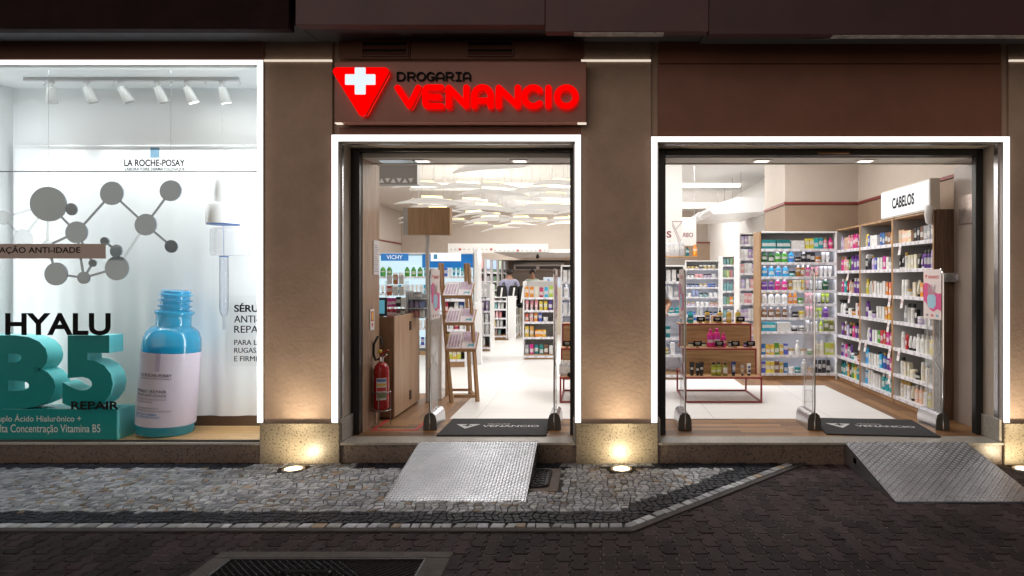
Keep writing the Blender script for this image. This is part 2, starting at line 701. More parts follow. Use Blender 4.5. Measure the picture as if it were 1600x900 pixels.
def stone(quad, col, zt=.012):
    cx = sum(p[0] for p in quad) / len(quad); cy = sum(p[1] for p in quad) / len(quad)
    dz = random.uniform(-.002, .002)
    tx, ty = random.uniform(-.018, .018), random.uniform(-.018, .018)
    z = lambda x, y: zt + dz + (x - cx) * tx + (y - cy) * ty
    a = [(cx + (x - cx) * .76, cy + (y - cy) * .76) for x, y in quad]
    b_ = [(cx + (x - cx) * .88, cy + (y - cy) * .88) for x, y in quad]
    n = len(quad)
    st.add([(x, y, z(x, y)) for x, y in a] + [(x, y, z(x, y) - .003) for x, y in b_] + [(x, y, .0) for x, y in b_],
           [list(range(n))] + [[k, (k + 1) % n, n + (k + 1) % n, n + k] for k in range(n)] + [[n + k, n + (k + 1) % n, 2 * n + (k + 1) % n, 2 * n + k] for k in range(n)], 0, col)


def white_c():
    k = random.choice([random.uniform(.28, .50), random.uniform(.34, .44), random.uniform(.20, .3)])
    if random.random() < .07:
        return (k * .95, k * .74, k * .55)
    k *= 1.18
    return (k * .93, k * random.uniform(.94, .99), k * random.uniform(.96, 1.08))  # cool cast of the display light tinted into the stones


def black_c():
    k = random.uniform(.014, .045)
    return (k * .85, k * .95, k * 1.3)


DX0, DX1, DY0, DY1 = -.80, -.27, -.75, -.16                          # concrete round the drain
CS = .050
nx, ny = int(7.9 / CS), int(1.5 / CS)
jit = {}
for i in range(nx + 1):
    for j in range(ny + 1):
        jit[i, j] = (-6.1 + i * CS + random.uniform(-.36, .36) * CS + .3 * CS * math.sin(j * 1.7 + i * .13), -1.50 + j * CS + random.uniform(-.3, .3) * CS + .25 * CS * math.sin(i * .9))
for i in range(nx):
    for j in range(ny):
        q = [jit[i, j], jit[i + 1, j], jit[i + 1, j + 1], jit[i, j + 1]]
        cx = sum(p[0] for p in q) / 4; cy = sum(p[1] for p in q) / 4
        if max(p[1] for p in q) > -.004: q = [(x, min(y, -.006)) for x, y in q]
        d = d_edge(cx, cy)
        if d < .085 + .0 or cy > -.02:
            continue
        if DX0 < cx < DX1 and DY0 < cy < DY1:
            continue
        if any(abs(cx - ux) < .11 and abs(cy + .19) < .1 for ux in (-2.53, .22)):
            continue
        black = d < .275 + random.uniform(-.012, .012) or cy > -.165 + random.uniform(-.01, .01)
        if abs(cx + 2.5) < .45 and cy > -.24 or abs(cx - .1) < .38 and cy > -.13:
            black = False
        stone(q, black_c() if black else white_c())
# the white border row, laid along the kerb
for (p0, p1) in (((-6.1, -1.434), (.226, -1.434)), ((.226, -1.434), (1.72, -.042))):
    L_ = math.hypot(p1[0] - p0[0], p1[1] - p0[1])
    ux, uy = (p1[0] - p0[0]) / L_, (p1[1] - p0[1]) / L_
    t = 0.02
    while t < L_ - .03:
        w = random.uniform(.05, .10)
        sk = random.uniform(-.012, .02)
        q = [(t, .004), (t + w, .004), (t + w + sk, .078), (t + sk, .078)]
        stone([(p0[0] + a * ux - b * uy, p0[1] + a * uy + b * ux) for a, b in q], [c * 1.15 for c in white_c()])
        t += w + .003
struct(st.build('stone_pavement', [attr_mat('cut_stone', .62, .35, 60, .22)], recalc=False))

# drain cover beside the ramp
t = thing('drain_cover', 'small cast iron drain cover in a concrete surround beside the left ramp', 'drain cover', (-.53, -.46, 0))
m = MB(); m.box(DX0 + .01, DX1 - .01, DY0 + .01, DY1 - .01, -.02, .013, 0, .006)
m.build('surround', [M('drain_concrete', (.16, .13, .115), .85, var=.3, vscale=10, bump=.4)], t)
iron = M('cast_iron', (.045, .042, .045), .5, .6, var=.4, vscale=20, bump=.2)
m = MB()
ox = (-.715, -.365); oy = (-.66, -.23)
rr = .05
pl = []
for cx, cy, a0 in ((ox[1] - rr, oy[1] - rr, 0), (ox[0] + rr, oy[1] - rr, 90), (ox[0] + rr, oy[0] + rr, 180), (ox[1] - rr, oy[0] + rr, 270)):
    pl += [(cx + rr * math.cos(R(a0 + k * 22.5)), cy + rr * math.sin(R(a0 + k * 22.5))) for k in range(5)]
m.prism(pl, 'z', .0, .019)
m.build('plate', [M('drain_dark', (.02, .02, .022), .6, .3)], t)
m = MB()
m.tube([(x, y, .021) for x, y in pl], .011, 6, closed=True)
for k in range(7):
    y = oy[0] + .045 + k * .056
    m.tube([(ox[0] + .03 + q * .029, y + (.02 if q % 2 else -.005), .021) for q in range(11)], .0065, 5)
m.build('grating', [iron], t)

# street vault with a barred grid, cut by the bottom of the picture
t = thing('vault_cover', 'large black barred vault cover in a grey concrete rim in the paved street', 'manhole cover', ((HX0 + HX1) / 2, -2.4, 0))
m = MB(); rw = .085
m.box(HX0, HX1, HY1 - rw, HY1, -.02, .006, 0, .006)
m.box(HX0, HX1, HY0, HY0 + rw, -.02, .006, 0, .006)
m.box(HX0, HX0 + rw + .03, HY0 + rw, HY1 - rw, -.02, .006, 0, .006)
m.box(HX1 - rw - .06, HX1, HY0 + rw, HY1 - rw, -.02, .006, 0, .006)
m.build('rim', [M('vault_concrete', (.10, .088, .078), .85, var=.35, vscale=9, bump=.5)], t)
m = MB(); m.box(HX0 + .1, HX1 - .13, HY0 + .08, HY1 - .08, -.04, -.006)
m.build('pan', [M('vault_dark', (.018, .02, .026), .55, .2)], t)
vx0, vx1, vy0, vy1 = HX0 + .12, HX1 - .15, HY0 + .09, HY1 - .09
m = MB()
m.box(vx0 - .02, vx1 + .02, vy1 - .018, vy1, -.006, .008, 0, .003)
m.box(vx0 - .02, vx0, vy0, vy1 - .018, -.006, .008, 0, .003)
m.box(vx1, vx1 + .02, vy0, vy1 - .018, -.006, .008, 0, .003)
m.build('frame', [iron], t)
m = MB()
vw, vh = vx1 - vx0, vy1 - .02 - vy0
for k in range(-24, 40):
    for sgn in (1, -1):
        c = k * .042
        pts = []
        # line x*1 + sgn*y = c inside the frame
        a0 = max(0, c - vh) if sgn > 0 else max(0, c)
        a1 = min(vw, c) if sgn > 0 else min(vw, c + vh)
        if a1 - a0 < .02: continue
        y_of = (lambda a: c - a) if sgn > 0 else (lambda a: a - c)
        m.tube([(vx0 + a0, vy0 + y_of(a0), .0 if sgn > 0 else -.001), (vx0 + a1, vy0 + y_of(a1), .0 if sgn > 0 else -.001)], .0042, 4, caps=False)
m.build('grid', [M('grid_iron', (.05, .05, .055), .42, .6, var=.4, vscale=20)], t)
m = MB()
m.tube([(HX0 + .48, -2.06, .004), (HX0 + .48, -2.03, .004), (HX1 - .62, -2.03, .004), (HX1 - .62, -2.06, .004)], .012, 6)
m.build('handle', [iron], t)

# ground lights
for i, (ux, lab) in enumerate(((-2.53, 'round ground uplight glowing in front of the left granite pillar plinth'), (.22, 'round ground uplight glowing in front of the middle granite pillar plinth'),
                               (3.60, 'round ground uplight glowing at the foot of the right granite pillar'))):
    t = thing('ground_light', lab, 'ground light', (ux, -.19, 0), 'uplights set in the pavement')
    m = MB()
    m.lathe([(.092, -.02), (.092, .014), (.088, .018), (.07, .018), (.07, .010), (.02, .010)], (ux, -.19, 0), 22)
    m.build('rim', [M('uplight_rim', (.4, .36, .3), .35, .8)], t)
    m = MB(); m.lathe([(.068, .0105), (.066, .014), (.01, .015)], (ux, -.19, 0), 22)
    m.build('lens', [glow('uplight_lens', (1.0, .86, .58), 9)], t)
    spot('uplight', (ux, -.27, .04), (ux, -.0, .26), 13, 150, 1.0, (1.0, .83, .55), .05)
    spot('uplight_beam', (ux, -.25, .035), (ux, -.0, 1.7), 38, 80, 1.0, (1.0, .86, .62), .05)

# ------------------------------------------------------------------ the building front
FAC = thing('shop_building', 'brown and beige stuccoed shop building front with granite plinths and dark canopy', 'building', (0, .3, 0))


def part(name, mats, fn, parent=None):
    m = MB(); fn(m)
    return m.build(name, mats, parent or FAC)


def each(name, mats, boxes, parent=None, b=0):
    for q in boxes:
        m = MB(); m.box(*q, 0, b)
        m.build(name, mats, parent or FAC)


def pillar(x0, x1, depth, px0, px1, slit):
    p = part('pillar', [stucco], lambda m: (m.box(x0, x1, 0, depth, .36, 3.485), m.box(x0, x1, 0.004, depth, 3.485, 3.9)))
    part('plinth', [granite_m], lambda m: m.box(px0, px1, -.028, depth if px0 < -1 else .30, -.02, .36, 0, .006), p)
    if slit:
        part('light_slit', [led_warm], lambda m: m.box(x0 + .0, x1 - .0, -.012, .003, 3.492, 3.506), p)
    return p


pillar(-2.872, -2.283, .66, -2.90, -2.208, True)
pillar(-.122, .483, .34, -.168, .544, True)
pillar(3.589, 7.0, .34, 3.535, 7.0, True)
each('riser', [granite_d], [(-7, -2.90, 0, .2, -.02, .166), (-2.208, -.168, 0, .2, -.02, .166), (.544, 3.535, 0, .2, -.02, .166)])
each('sill', [granite_s], [(-2.208, -.168, -.022, .21, .1665, .189), (.544, 3.535, -.022, .21, .1665, .189), (-7, -2.90, -.022, .02, .1665, .186)], b=.004)
each('upstand', [granite_s], [(-2.222, -2.198, 0.001, .27, .19, .385), (-.192, -.168, 0.001, .27, .19, .385), (.544, .566, 0.001, .27, .19, .385), (3.508, 3.534, .001, .27, .19, .385)], b=.003)
# reveals behind the light frames
each('reveal', [taupe], [(-2.262, -2.222, .045, .33, .386, 2.795), (-.178, -.13, .045, .33, .386, 2.795), (-2.262, -.13, .045, .33, 2.795, 2.85),
                         (.5, .545, .045, .33, .386, 2.79), (3.53, 3.585, .045, .33, .386, 2.79), (.5, 3.585, .045, .33, 2.79, 2.835)])
each('reveal_trim', [alu], [(-2.221, -2.214, .045, .075, .386, 2.787), (-.186, -.179, .045, .075, .386, 2.787), (-2.221, -.179, .045, .085, 2.787, 2.794),
                            (.546, .552, .045, .08, .386, 2.782), (3.523, 3.529, .045, .10, .386, 2.782), (.546, 3.529, .045, .085, 2.782, 2.789)])
# walls over the openings
each('upper_wall', [stucco], [(-2.283, -.122, .03, .6, 2.857, 3.9), (.483, 3.589, .03, .6, 2.841, 3.9), (-7, -2.872, .03, .6, 3.51, 3.9)])
each('cladding_panel', [cladding], [(.545, 3.525, -.006, .028, 2.845, 3.468), (.545, 3.525, -.004, .028, 3.474, 3.66), (-2.222, -1.60, -.02, .028, 3.508, 3.7), (-1.597, -.74, -.016, .028, 3.508, 3.7),
                                    (-.737, -.10, -.02, .028, 3.508, 3.7), (-7, -2.873, -.02, .028, 3.505, 3.72)], b=.003)
part('lintel_strip', [cladding], lambda m: m.box(-2.222, -.122, .0, .028, 2.858, 2.92))
for vx in (-2.02, -1.11):
    v = part('vent', [vent_brown], lambda m: (m.box(vx, vx + .405, -.036, -.021, 3.526, 3.54, 0, .002), m.box(vx, vx + .405, -.036, -.021, 3.653, 3.665, 0, .002),
                                              m.box(vx, vx + .012, -.036, -.021, 3.54, 3.653), m.box(vx + .393, vx + .405, -.036, -.021, 3.54, 3.653)))
    part('vent_opening', [dark_gap], lambda m: m.box(vx + .013, vx + .392, -.024, -.0205, 3.541, 3.652), v)
    part('vent_slat', [vent_brown], lambda m: (m.prism([(-.040, 3.585), (-.0245, 3.622), (-.0245, 3.626), (-.043, 3.589)], 'x', vx + .013, vx + .392),
                                               m.prism([(-.040, 3.541), (-.0245, 3.565), (-.0245, 3.57), (-.043, 3.545)], 'x', vx + .013, vx + .392)), v)

# canopy of the floor above
cn = [(-8.0, -2.44, 3.60, M('canopy_dark', (.022, .011, .012), .8, var=.2, spec=.1)), (-2.39, -.40, 3.63, M('canopy_plum', (.088, .040, .046), .55, var=.22, vscale=2.5)),
      (-.398, .905, 3.578, M('canopy_mauve', (.092, .042, .048), .55, var=.22, vscale=2.5)), (.907, 8, 3.556, M('canopy_wine', (.055, .019, .024), .5, var=.2, vscale=2.5))]
for x0, x1, z0, mm in cn:
    part('canopy_board', [mm], lambda m: m.box(x0, x1, -.45, -.36, z0, 5.2, 0, .004))
each('canopy_soffit', [M('canopy_under', (.05, .05, .058), .7, var=.2)], [(-8, -2.4, -.36, .03, 3.66, 3.72), (-2.4, .906, -.36, .03, 3.665, 3.725), (.907, 8, -.36, .03, 3.645, 3.705)])
each('canopy_edge', [M('canopy_ledge', (.36, .33, .33), .6, var=.5, vscale=14)], [(-.17, .55, -.44, -.37, 3.568, 3.577), (1.9, 3.6, -.44, -.38, 3.548, 3.5555)])
part('canopy_bracket', [M('old_render', (.15, .09, .07), .9, var=.6, vscale=16)], lambda m: m.box(.92, 6, -.36, -.30, 3.60, 3.645))
part('cable', [black_metal], lambda m: m.tube([(1.25 + k * .12, -.29, 3.64 - .06 * math.sin(min(1, k / 9) * math.pi)) for k in range(10)], .008, 6))
part('storey_above', [M('upper_render', (.16, .11, .09), .8, var=.2)], lambda m: m.box(-8, 8, -.34, .6, 3.905, 9))

# light frames, each one lamp running round its opening
def light_frame(label, xo0, xi0, xi1, xo1, zi, zo, zb=.362):
    t = thing('light_frame', label, 'light frame', ((xo0 + xo1) / 2, 0, zb), 'lit frames round the shop openings')
    def f(m, y0, y1, e):
        m.box(xo0 + e, xi0 - e, y0, y1, zb, zo - e, 0, .002)
        m.box(xi1 + e, xo1 - e, y0, y1, zb, zo - e, 0, .002)
        m.box(xi0 - e, xi1 + e, y0, y1, zi + e, zo - e, 0, .002)
    m = MB(); f(m, -.0135, .043, 0); m.build('profile', [M('led_profile', (.42, .39, .37), .4, .3) if 'led_profile' not in bpy.data.materials else bpy.data.materials['led_profile']], t)
    m = MB(); f(m, -.021, -.0137, .004); m.build('diffuser', [led], t)
    return t




light_frame('glowing white light frame round the narrow shop doorway under the red sign', -2.284, -2.224, -.177, -.121, 2.795, 2.856)
light_frame('glowing white light frame round the wide shop opening on the right', .482, .54, 3.532, 3.590, 2.79, 2.84)
light_frame('glowing white light frame round the tall display window on the left', -5.82, -5.77, -2.928, -2.873, 3.458, 3.503)

for lab, x0, x1, w0, w1, zt, th in (('black metal door frame of the narrow doorway', -2.221, -.179, .075, .05, 2.794, .032),
                                    ('black metal frame of the wide right opening', .546, 3.529, .095, .066, 2.788, .06)):
    m = MB()
    m.box(x0, x0 + w0, .262, .33, .191, zt, 0, .004)
    m.box(x1 - w1, x1, .262, .33, .191, zt, 0, .004)
    m.box(x0 + w0, x1 - w1, .262, .33, zt - th, zt, 0, .004)
    tag(m.auto('door_frame', [black_metal]), lab, 'door frame', 'black frames of the two doorways')
m = MB(); m.box(2.02, 2.31, .247, .261, 2.738, 2.762, 0, .004)
tag(m.auto('door_closer', [M('closer_bronze', (.16, .09, .06), .35, .8)]), 'slim bronze door closer bar on the black head of the wide opening', 'door closer')

# ------------------------------------------------------------------ the shop sign
SY = -.17
sign = thing('shop_sign', 'brown fascia sign with glowing red triangle, white cross and red letters over doorway', 'sign', (-1.15, -.05, 2.92))
red_lit = glow('sign_red', (1.0, .0, .0), 1.0)
red_lit.node_tree.nodes['Principled BSDF'].inputs['Specular IOR Level'].default_value = 0
red_lit.node_tree.nodes['Principled BSDF'].inputs['Base Color'].default_value = (.4, 0, 0, 1)
red_side = M('sign_red_side', (.40, .008, .008), .35, emit=.30, ecol=(1, .01, .008))
red_halo = glow('sign_red_halo', (1, .02, .012), 2.4)
part('panel', [M('sign_brown', (.29, .105, .072), .4, var=.06, vscale=1.5, rvar=.08)], lambda m: m.box(-2.205, -.075, SY + .03, -.03, 2.932, 3.445, 0, .005), sign)
each('corner_light', [led_warm], [(-2.205, -2.15, SY + .035, SY + .08, 2.922, 2.931), (-.15, -.075, SY + .035, SY + .08, 2.922, 2.931)], sign)
Zs = SY - .02


def sx(zx): return PX(500 + zx / 3.72, Zs)
def sz(zy): return PZ(60 + zy / 3.72, Zs)


def rounded(poly, r, seg=6):
    out = []
    n = len(poly)
    for i in range(n):
        p, a, b = Vector(poly[i]), Vector(poly[i - 1]), Vector(poly[(i + 1) % n])
        u, v = (a - p).normalized(), (b - p).normalized()
        ang = u.angle(v)
        d = r / math.tan(ang / 2)
        c = p + (u + v).normalized() * (r / math.sin(ang / 2))
        s0, s1 = p + u * d - c, p + v * d - c
        a0, a1 = math.atan2(s0.y, s0.x), math.atan2(s1.y, s1.x)
        da = (a1 - a0 + math.pi) % (2 * math.pi) - math.pi
        out += [(c.x + r * math.cos(a0 + da * k / seg), c.y + r * math.sin(a0 + da * k / seg)) for k in range(seg + 1)]
    return out


tri = rounded([(sx(58), sz(170)), (sx(418), sz(170)), (sx(250), sz(478))], .035)
em = MB(); em.prism(tri, 'y', SY - .03, SY + .0, 0, 1)
em = em.build('emblem', [red_lit, red_side], sign)
m = MB(); m.prism(tri, 'y', SY + .001, SY + .0145)
m.build('emblem_back', [red_side], em)
m = MB(); m.prism([(a * .97 + sx(240) * .03, b * .97 + sz(270) * .03) for a, b in tri], 'y', SY + .015, SY + .0292)
m.build('emblem_halo', [red_halo], em)
c0, c1, c2, c3 = sx(150), sx(206), sx(268), sx(325)
r0, r1, r2, r3 = sz(328), sz(272), sz(212), sz(171)
cr_ = rounded([(c1, r3 - .002), (c1, r2), (c0, r2), (c0, r1), (c1, r1), (c1, r0), (c2, r0), (c2, r1), (c3, r1), (c3, r2), (c2, r2), (c2, r3 - .002)], .007, 3)
m = MB(); m.prism(cr_, 'y', SY - .036, SY - .0301)
m.build('cross', [glow('cross_white', (.72, .85, .92), .95)], em)


def capsule(m, p, q, t, y0, y1):
    p, q = Vector(p), Vector(q)
    a = math.atan2(q.y - p.y, q.x - p.x)
    poly = [(q.x + t * math.cos(a - math.pi / 2 + k * math.pi / 8), q.y + t * math.sin(a - math.pi / 2 + k * math.pi / 8)) for k in range(9)]
    poly += [(p.x + t * math.cos(a + math.pi / 2 + k * math.pi / 8), p.y + t * math.sin(a + math.pi / 2 + k * math.pi / 8)) for k in range(9)]
    m.prism(poly, 'y', y0, y1, 0, 1)


def arc_band(m, c, rx, ry, a0, a1, t, y0, y1, n=22, caps=True):
    full = abs(a1 - a0) >= 359
    k0 = len(m.v)
    vs, fs = [], []
    N = n + (0 if full else 1)
    for i in range(N):
        a = R(a0 + (a1 - a0) * i / n)
        for rr_, y in ((t, y0), (-t, y0), (t, y1), (-t, y1)):
            vs.append((c[0] + (rx + rr_) * math.cos(a), y, c[1] + (ry + rr_) * math.sin(a)))
    mis = []
    for i in range(n):
        j = (i + 1) % N
        b, d = i * 4, j * 4
        fs += [[b, d, d + 1, b + 1], [b + 2, b + 3, d + 3, d + 2], [b, b + 2, d + 2, d], [b + 1, d + 1, d + 3, b + 3]]
        mis += [0, 0, 1, 1]
    for f, mi in zip(fs, mis):
        m.f.append([x + k0 for x in f]); m.m.append(mi); m.c.append(None)
    m.v += vs
    if not full and caps:
        for a in (a0, a1):
            p = (c[0] + rx * math.cos(R(a)), c[1] + ry * math.sin(R(a)))
            capsule(m, (p[0] - .0005, p[1]), (p[0] + .0005, p[1]), t, y0 + .0012, y1)


def glyph(strokes, t, y0, y1, fx, fz, mats, parent):
    m = MB()
    for i, s in enumerate(strokes):
        e = i * .0013
        if s[0] == 'l':
            pts = s[1:]
            for k in range(len(pts) - 1):
                capsule(m, (fx(pts[k][0]), fz(pts[k][1])), (fx(pts[k + 1][0]), fz(pts[k + 1][1])), t, y0 + e + k * .0006, y1)
        else:
            _, cx, cy, rx, ry, a0, a1 = s
            arc_band(m, (fx(cx), fz(cy)), fx(cx + rx) - fx(cx), fz(cy - ry) - fz(cy), a0, a1, t, y0 + e, y1)
    return m.build('letter', mats, parent, sharp=50)


tv = (sx(518) - sx(500))
big = [[('l', (452, 288), (520, 392)), ('l', (520, 392), (572, 288))],
       [('l', (704, 286), (632, 286)), ('a', 632, 306, 20, 20, 90, 180), ('l', (612, 306), (612, 372)), ('a', 632, 374, 20, 20, 180, 270), ('l', (632, 394), (704, 394)), ('l', (630, 340), (690, 340))],
       [('l', (749, 394), (749, 288)), ('l', (749, 288), (851, 392)), ('l', (851, 392), (851, 286))],
       [('l', (898, 394), (898, 332)), ('a', 945, 332, 47, 47, 0, 180), ('l', (992, 332), (992, 394)), ('l', (905, 362), (985, 362))],
       [('l', (1039, 394), (1039, 288)), ('l', (1039, 288), (1150, 392)), ('l', (1150, 392), (1150, 286))],
       [('a', 1240, 340, 52, 54, 45, 315)],
       [('l', (1328, 288), (1328, 392))],
       [('a', 1432, 340, 54, 54, 0, 360)]]
for s in big:
    lt = glyph(s, tv * .98, SY - .028, SY + .005, sx, sz, [red_lit, red_side], sign)
    s2 = glyph(s, tv * 1.1, SY + .006, SY + .018, sx, sz, [red_side, red_side], lt)
    s2.name = 'letter_rim'
    s3 = glyph(s, tv * .97, SY + .0185, SY + .0292, sx, sz, [red_halo, red_halo], lt); s3.name = 'letter_halo'
td = tv * .27
small = [[('l', (442, 190), (442, 236)), ('l', (442, 190), (462, 190)), ('a', 462, 213, 22, 23, -90, 90), ('l', (442, 236), (462, 236))],
         [('l', (503, 236), (503, 190)), ('l', (503, 190), (528, 190)), ('a', 528, 203, 14, 13, -90, 90), ('l', (503, 216), (528, 216)), ('l', (524, 216), (544, 236))],
         [('a', 580, 213, 23, 23, 0, 360)],
         [('a', 637, 213, 22, 23, 45, 350), ('l', (659, 217), (642, 217))],
         [('l', (670, 236), (670, 210)), ('a', 691, 211, 21, 21, 0, 180), ('l', (712, 210), (712, 236)), ('l', (672, 222), (710, 222))],
         [('l', (728, 236), (728, 190)), ('l', (728, 190), (752, 190)), ('a', 752, 203, 14, 13, -90, 90), ('l', (728, 216), (752, 216)), ('l', (748, 216), (768, 236))],
         [('l', (784, 190), (814, 190)), ('l', (799, 190), (799, 236)), ('l', (784, 236), (814, 236))],
         [('l', (828, 236), (828, 210)), ('a', 848, 211, 20, 21, 0, 180), ('l', (868, 210), (868, 236)), ('l', (830, 222), (866, 222))]]
for s in small:
    glyph(s, td, SY + .016, SY + .0295, sx, sz, [ink, ink], sign)

# ------------------------------------------------------------------ ramps of tread plate
plate = M('tread_plate', (.44, .45, .48), .40, 1.0, var=.18, vscale=5, rvar=.14)
for lab, x0, x1, ang in (('silver tread plate wheelchair ramp at the narrow doorway', -1.52, -.50, 0), ('silver tread plate wheelchair ramp at the wide right opening', 2.155, 3.205, 0)):
    t = thing('access_ramp', lab, 'ramp', ((x0 + x1) / 2, -.5, 0), 'tread plate ramps at the two doorways')
    ya, yb, za, zb = -.028, -.955, .196, .004
    L_ = math.hypot(ya - yb, za - zb)
    sl = math.atan2(za - zb, ya - yb)
    m = MB()
    m.prism([(yb - .012, zb - .003), (yb, zb + .006), (ya, za), (ya, za - .008), (yb, zb - .003)], 'x', x0, x1)
    d0 = Vector((0, ya - yb, za - zb)).normalized(); nn = Vector((0, -d0.z, d0.y))
    o0 = Vector((0, yb, zb + .006))
    nu, nv = 42 if x0 < 0 else 34, 37 if x0 < 0 else 30
    pu, pvv = (x1 - x0) / nu, L_ / nv
    for i in range(nu):
        for j in range(nv):
            a = R(42) if (i + j) % 2 else R(-42)
            if x0 > 0: a = R(38) if (i + j) % 2 else R(-52)
            hl, hw = pu * .52, pu * .17
            c = Vector((x0 + (i + .5) * pu, 0, 0)) + o0 + d0 * ((j + .5) * pvv)
            e1 = Vector((math.cos(a), 0, 0)) + d0 * math.sin(a)
            e2 = Vector((-math.sin(a), 0, 0)) + d0 * math.cos(a)
            h = .0042
            p = [c + e1 * hl, c + e2 * hw, c - e1 * hl, c - e2 * hw, c + e1 * hl * .5 + nn * h, c - e1 * hl * .5 + nn * h]
            m.add(p, [(0, 1, 4), (1, 2, 5), (1, 5, 4), (2, 3, 5), (3, 0, 4), (3, 4, 5)])
    m.build('tread', [plate], t, sharp=20)
    for xs in (x0 + .004, x1 - .012):
        m = MB()
        hx = lambda y: zb + (y - yb) / (ya - yb) * (za - zb) - .004
        y1_, y2_ = -.26, -.19
        q = lambda pl: m.prism(pl, 'x', xs, xs + .008)
        q([(yb + .02, .0), (y1_, .0), (y1_, hx(y1_)), (yb + .02, hx(yb + .02))])
        q([(y2_, .0), (ya, .0), (ya, hx(ya)), (y2_, hx(y2_))])
        q([(y1_, .0), (y2_, .0), (y2_, .065), (y1_, .065)])
        q([(y1_, .115), (y2_, .115), (y2_, hx(y2_)), (y1_, hx(y1_))])
        m.build('side_plate', [plate], t)
# ------------------------------------------------------------------ display window on the left
FL = .19
disp_white = M('display_white', (.82, .83, .83), .55)
struct(MB().box(-5.75, -2.75, .66, .72, .19, 3.6).build('display_back_wall', [disp_white]))
struct(MB().box(-5.80, -5.66, .06, .66, .19, 3.6).build('display_side_wall', [disp_white]))
struct(MB().box(-2.88, -2.76, .045, .66, .365, 3.455).build('display_side_wall', [disp_white]))
struct(MB().box(-5.66, -2.88, .045, .66, 3.457, 3.6).build('display_ceiling', [disp_white]))
struct(MB().box(-5.75, -2.88, .021, .66, .12, .186).build('display_floor', [brickish('display_planks', (.62, .36, .15), (.72, .46, .22), (.3, .16, .06), 1.1, .11, .002, .4, grain=True)]))
struct(MB().box(-5.66, -2.88, .62, .658, .187, .285).build('display_skirting', [M('skirting', (.10, .055, .03), .5)]))

win = thing('display_window', 'tall glass display window with black words and beige banner stuck on it', 'window', (-4.3, .03, .19))
# glass in two panes with a sealed joint
m = MB(); zj = PZ(268, .03)
m.box(-5.765, -2.88, .026, .034, .20, zj - .004)
m.box(-5.765, -2.88, .026, .034, zj + .004, 3.456)
m.build('pane', [glass_win], win)
m = MB(); m.box(-5.765, -2.88, .024, .036, zj - .0035, zj + .0035)
m.build('glass_joint', [M('seal', (.25, .25, .24), .5)], win)
m = MB(); m.box(-5.77, -2.93, .02, .045, .1865, .1995, 0, .002)
m.build('bottom_channel', [black_metal], win)
YG = .024
bl = lambda x: PX(x, YG)
bz = lambda y: PZ(y, YG)
grey_ink = M('grey_ink', (.07, .07, .075), .5)
text('LA ROCHE-POSAY', bl(194), bl(289), bz(260), bz(249), front(YG), ink, win, bold=.03)
text('LABORATOIRE DERMATOLOGIQUE', bl(195), bl(289), bz(267.3), bz(261.8), front(YG), ink, win, bold=.03)
m = MB(); m.box(bl(235), bl(249), YG - .001, YG + .001, bz(246.5), bz(230))
m.build('logo_block', [glassy('logo_blue', (.50, .64, .74), .02)], win)
m = MB(); m.box(-5.5, bl(165.5), YG - .0025, YG - .0005, bz(404), bz(381))
bn = m.build('banner', [M('banner_beige', (.60, .50, .46), .6)], win)
text('AÇÃO ANTI-IDADE', bl(-1), bl(126), bz(397.5), bz(384), front(YG - .0035), ink, bn, bold=.018)
text('HYALU', bl(8), bl(173), bz(524), bz(489), front(YG), ink, win, bold=.03)
text('REPAIR', bl(111), bl(186), bz(640), bz(627), front(YG), ink, win, bold=.03)

YC = .60
cl = lambda x: PX(x, YC)
cz = lambda y: PZ(y, YC)
# curtain with soft folds hung from a rail
cur = thing('curtain', 'sheer white curtain hanging behind the display window', 'curtain', (-4.2, .62, .2))
m = MB()
xs = [-5.60 + k * .02 for k in range(137)]
zs = [.285, .7, 1.2, 1.8, 2.4, 2.875]
vs, fs = [], []
for z in zs:
    k = 1.1 * (1 - (z - .28) / 2.6)
    for i, x in enumerate(xs):
        vs.append((x, YC + .012 + .016 * k * (math.sin(x * 15 + 1.3 * math.sin(x * 3)) + .35 * math.sin(x * 37 + z)), z))
n = len(xs)
for j in range(len(zs) - 1):
    for i in range(n - 1):
        fs.append([j * n + i, j * n + i + 1, (j + 1) * n + i + 1, (j + 1) * n + i])
m.add(vs, fs)
cm, N_, L_, b_ = nmat('curtain_cloth')
b_.inputs['Base Color'].default_value = (.80, .81, .81, 1)
b_.inputs['Roughness'].default_value = .8
b_.inputs['Transmission Weight'].default_value = 0
m.build('cloth', [cm], cur, recalc=False, sharp=80)
m = MB(); m.cyl((-5.6, YC, 2.885), (-2.88, YC, 2.885), .009)
m.build('rail', [M('rail_grey', (.74, .74, .73), .5)], cur)
# the words on the back of the display
wp = thing('wall_lettering', 'black serum words standing at the right end of the display behind glass', 'lettering', (-2.95, .5, 1.0))
for sx_, x1, y0, y1, bo in (('SÉRU', 404, 487.5, 473.5, .02), ('ANTI-', 404, 504, 493, 0), ('REPA', 403.5, 520, 509, 0), ('PARA LI', 403.5, 539, 531, 0), ('RUGAS,', 402.5, 552.5, 543.5, 0), ('E FIRME', 404.5, 564.5, 556.5, 0)):
    text(sx_, PX(366, .5), PX(x1, .5), PZ(y0, .5), PZ(y1, .5), front(.5), ink, wp, bold=bo, depth=.002)
m = MB(); m.box(PX(361, .52), -2.885, .502, .506, PZ(572, .52), PZ(462, .52))
m.build('clear_panel', [glassy('clear_panel', (.985, .985, .985), .02)], wp)

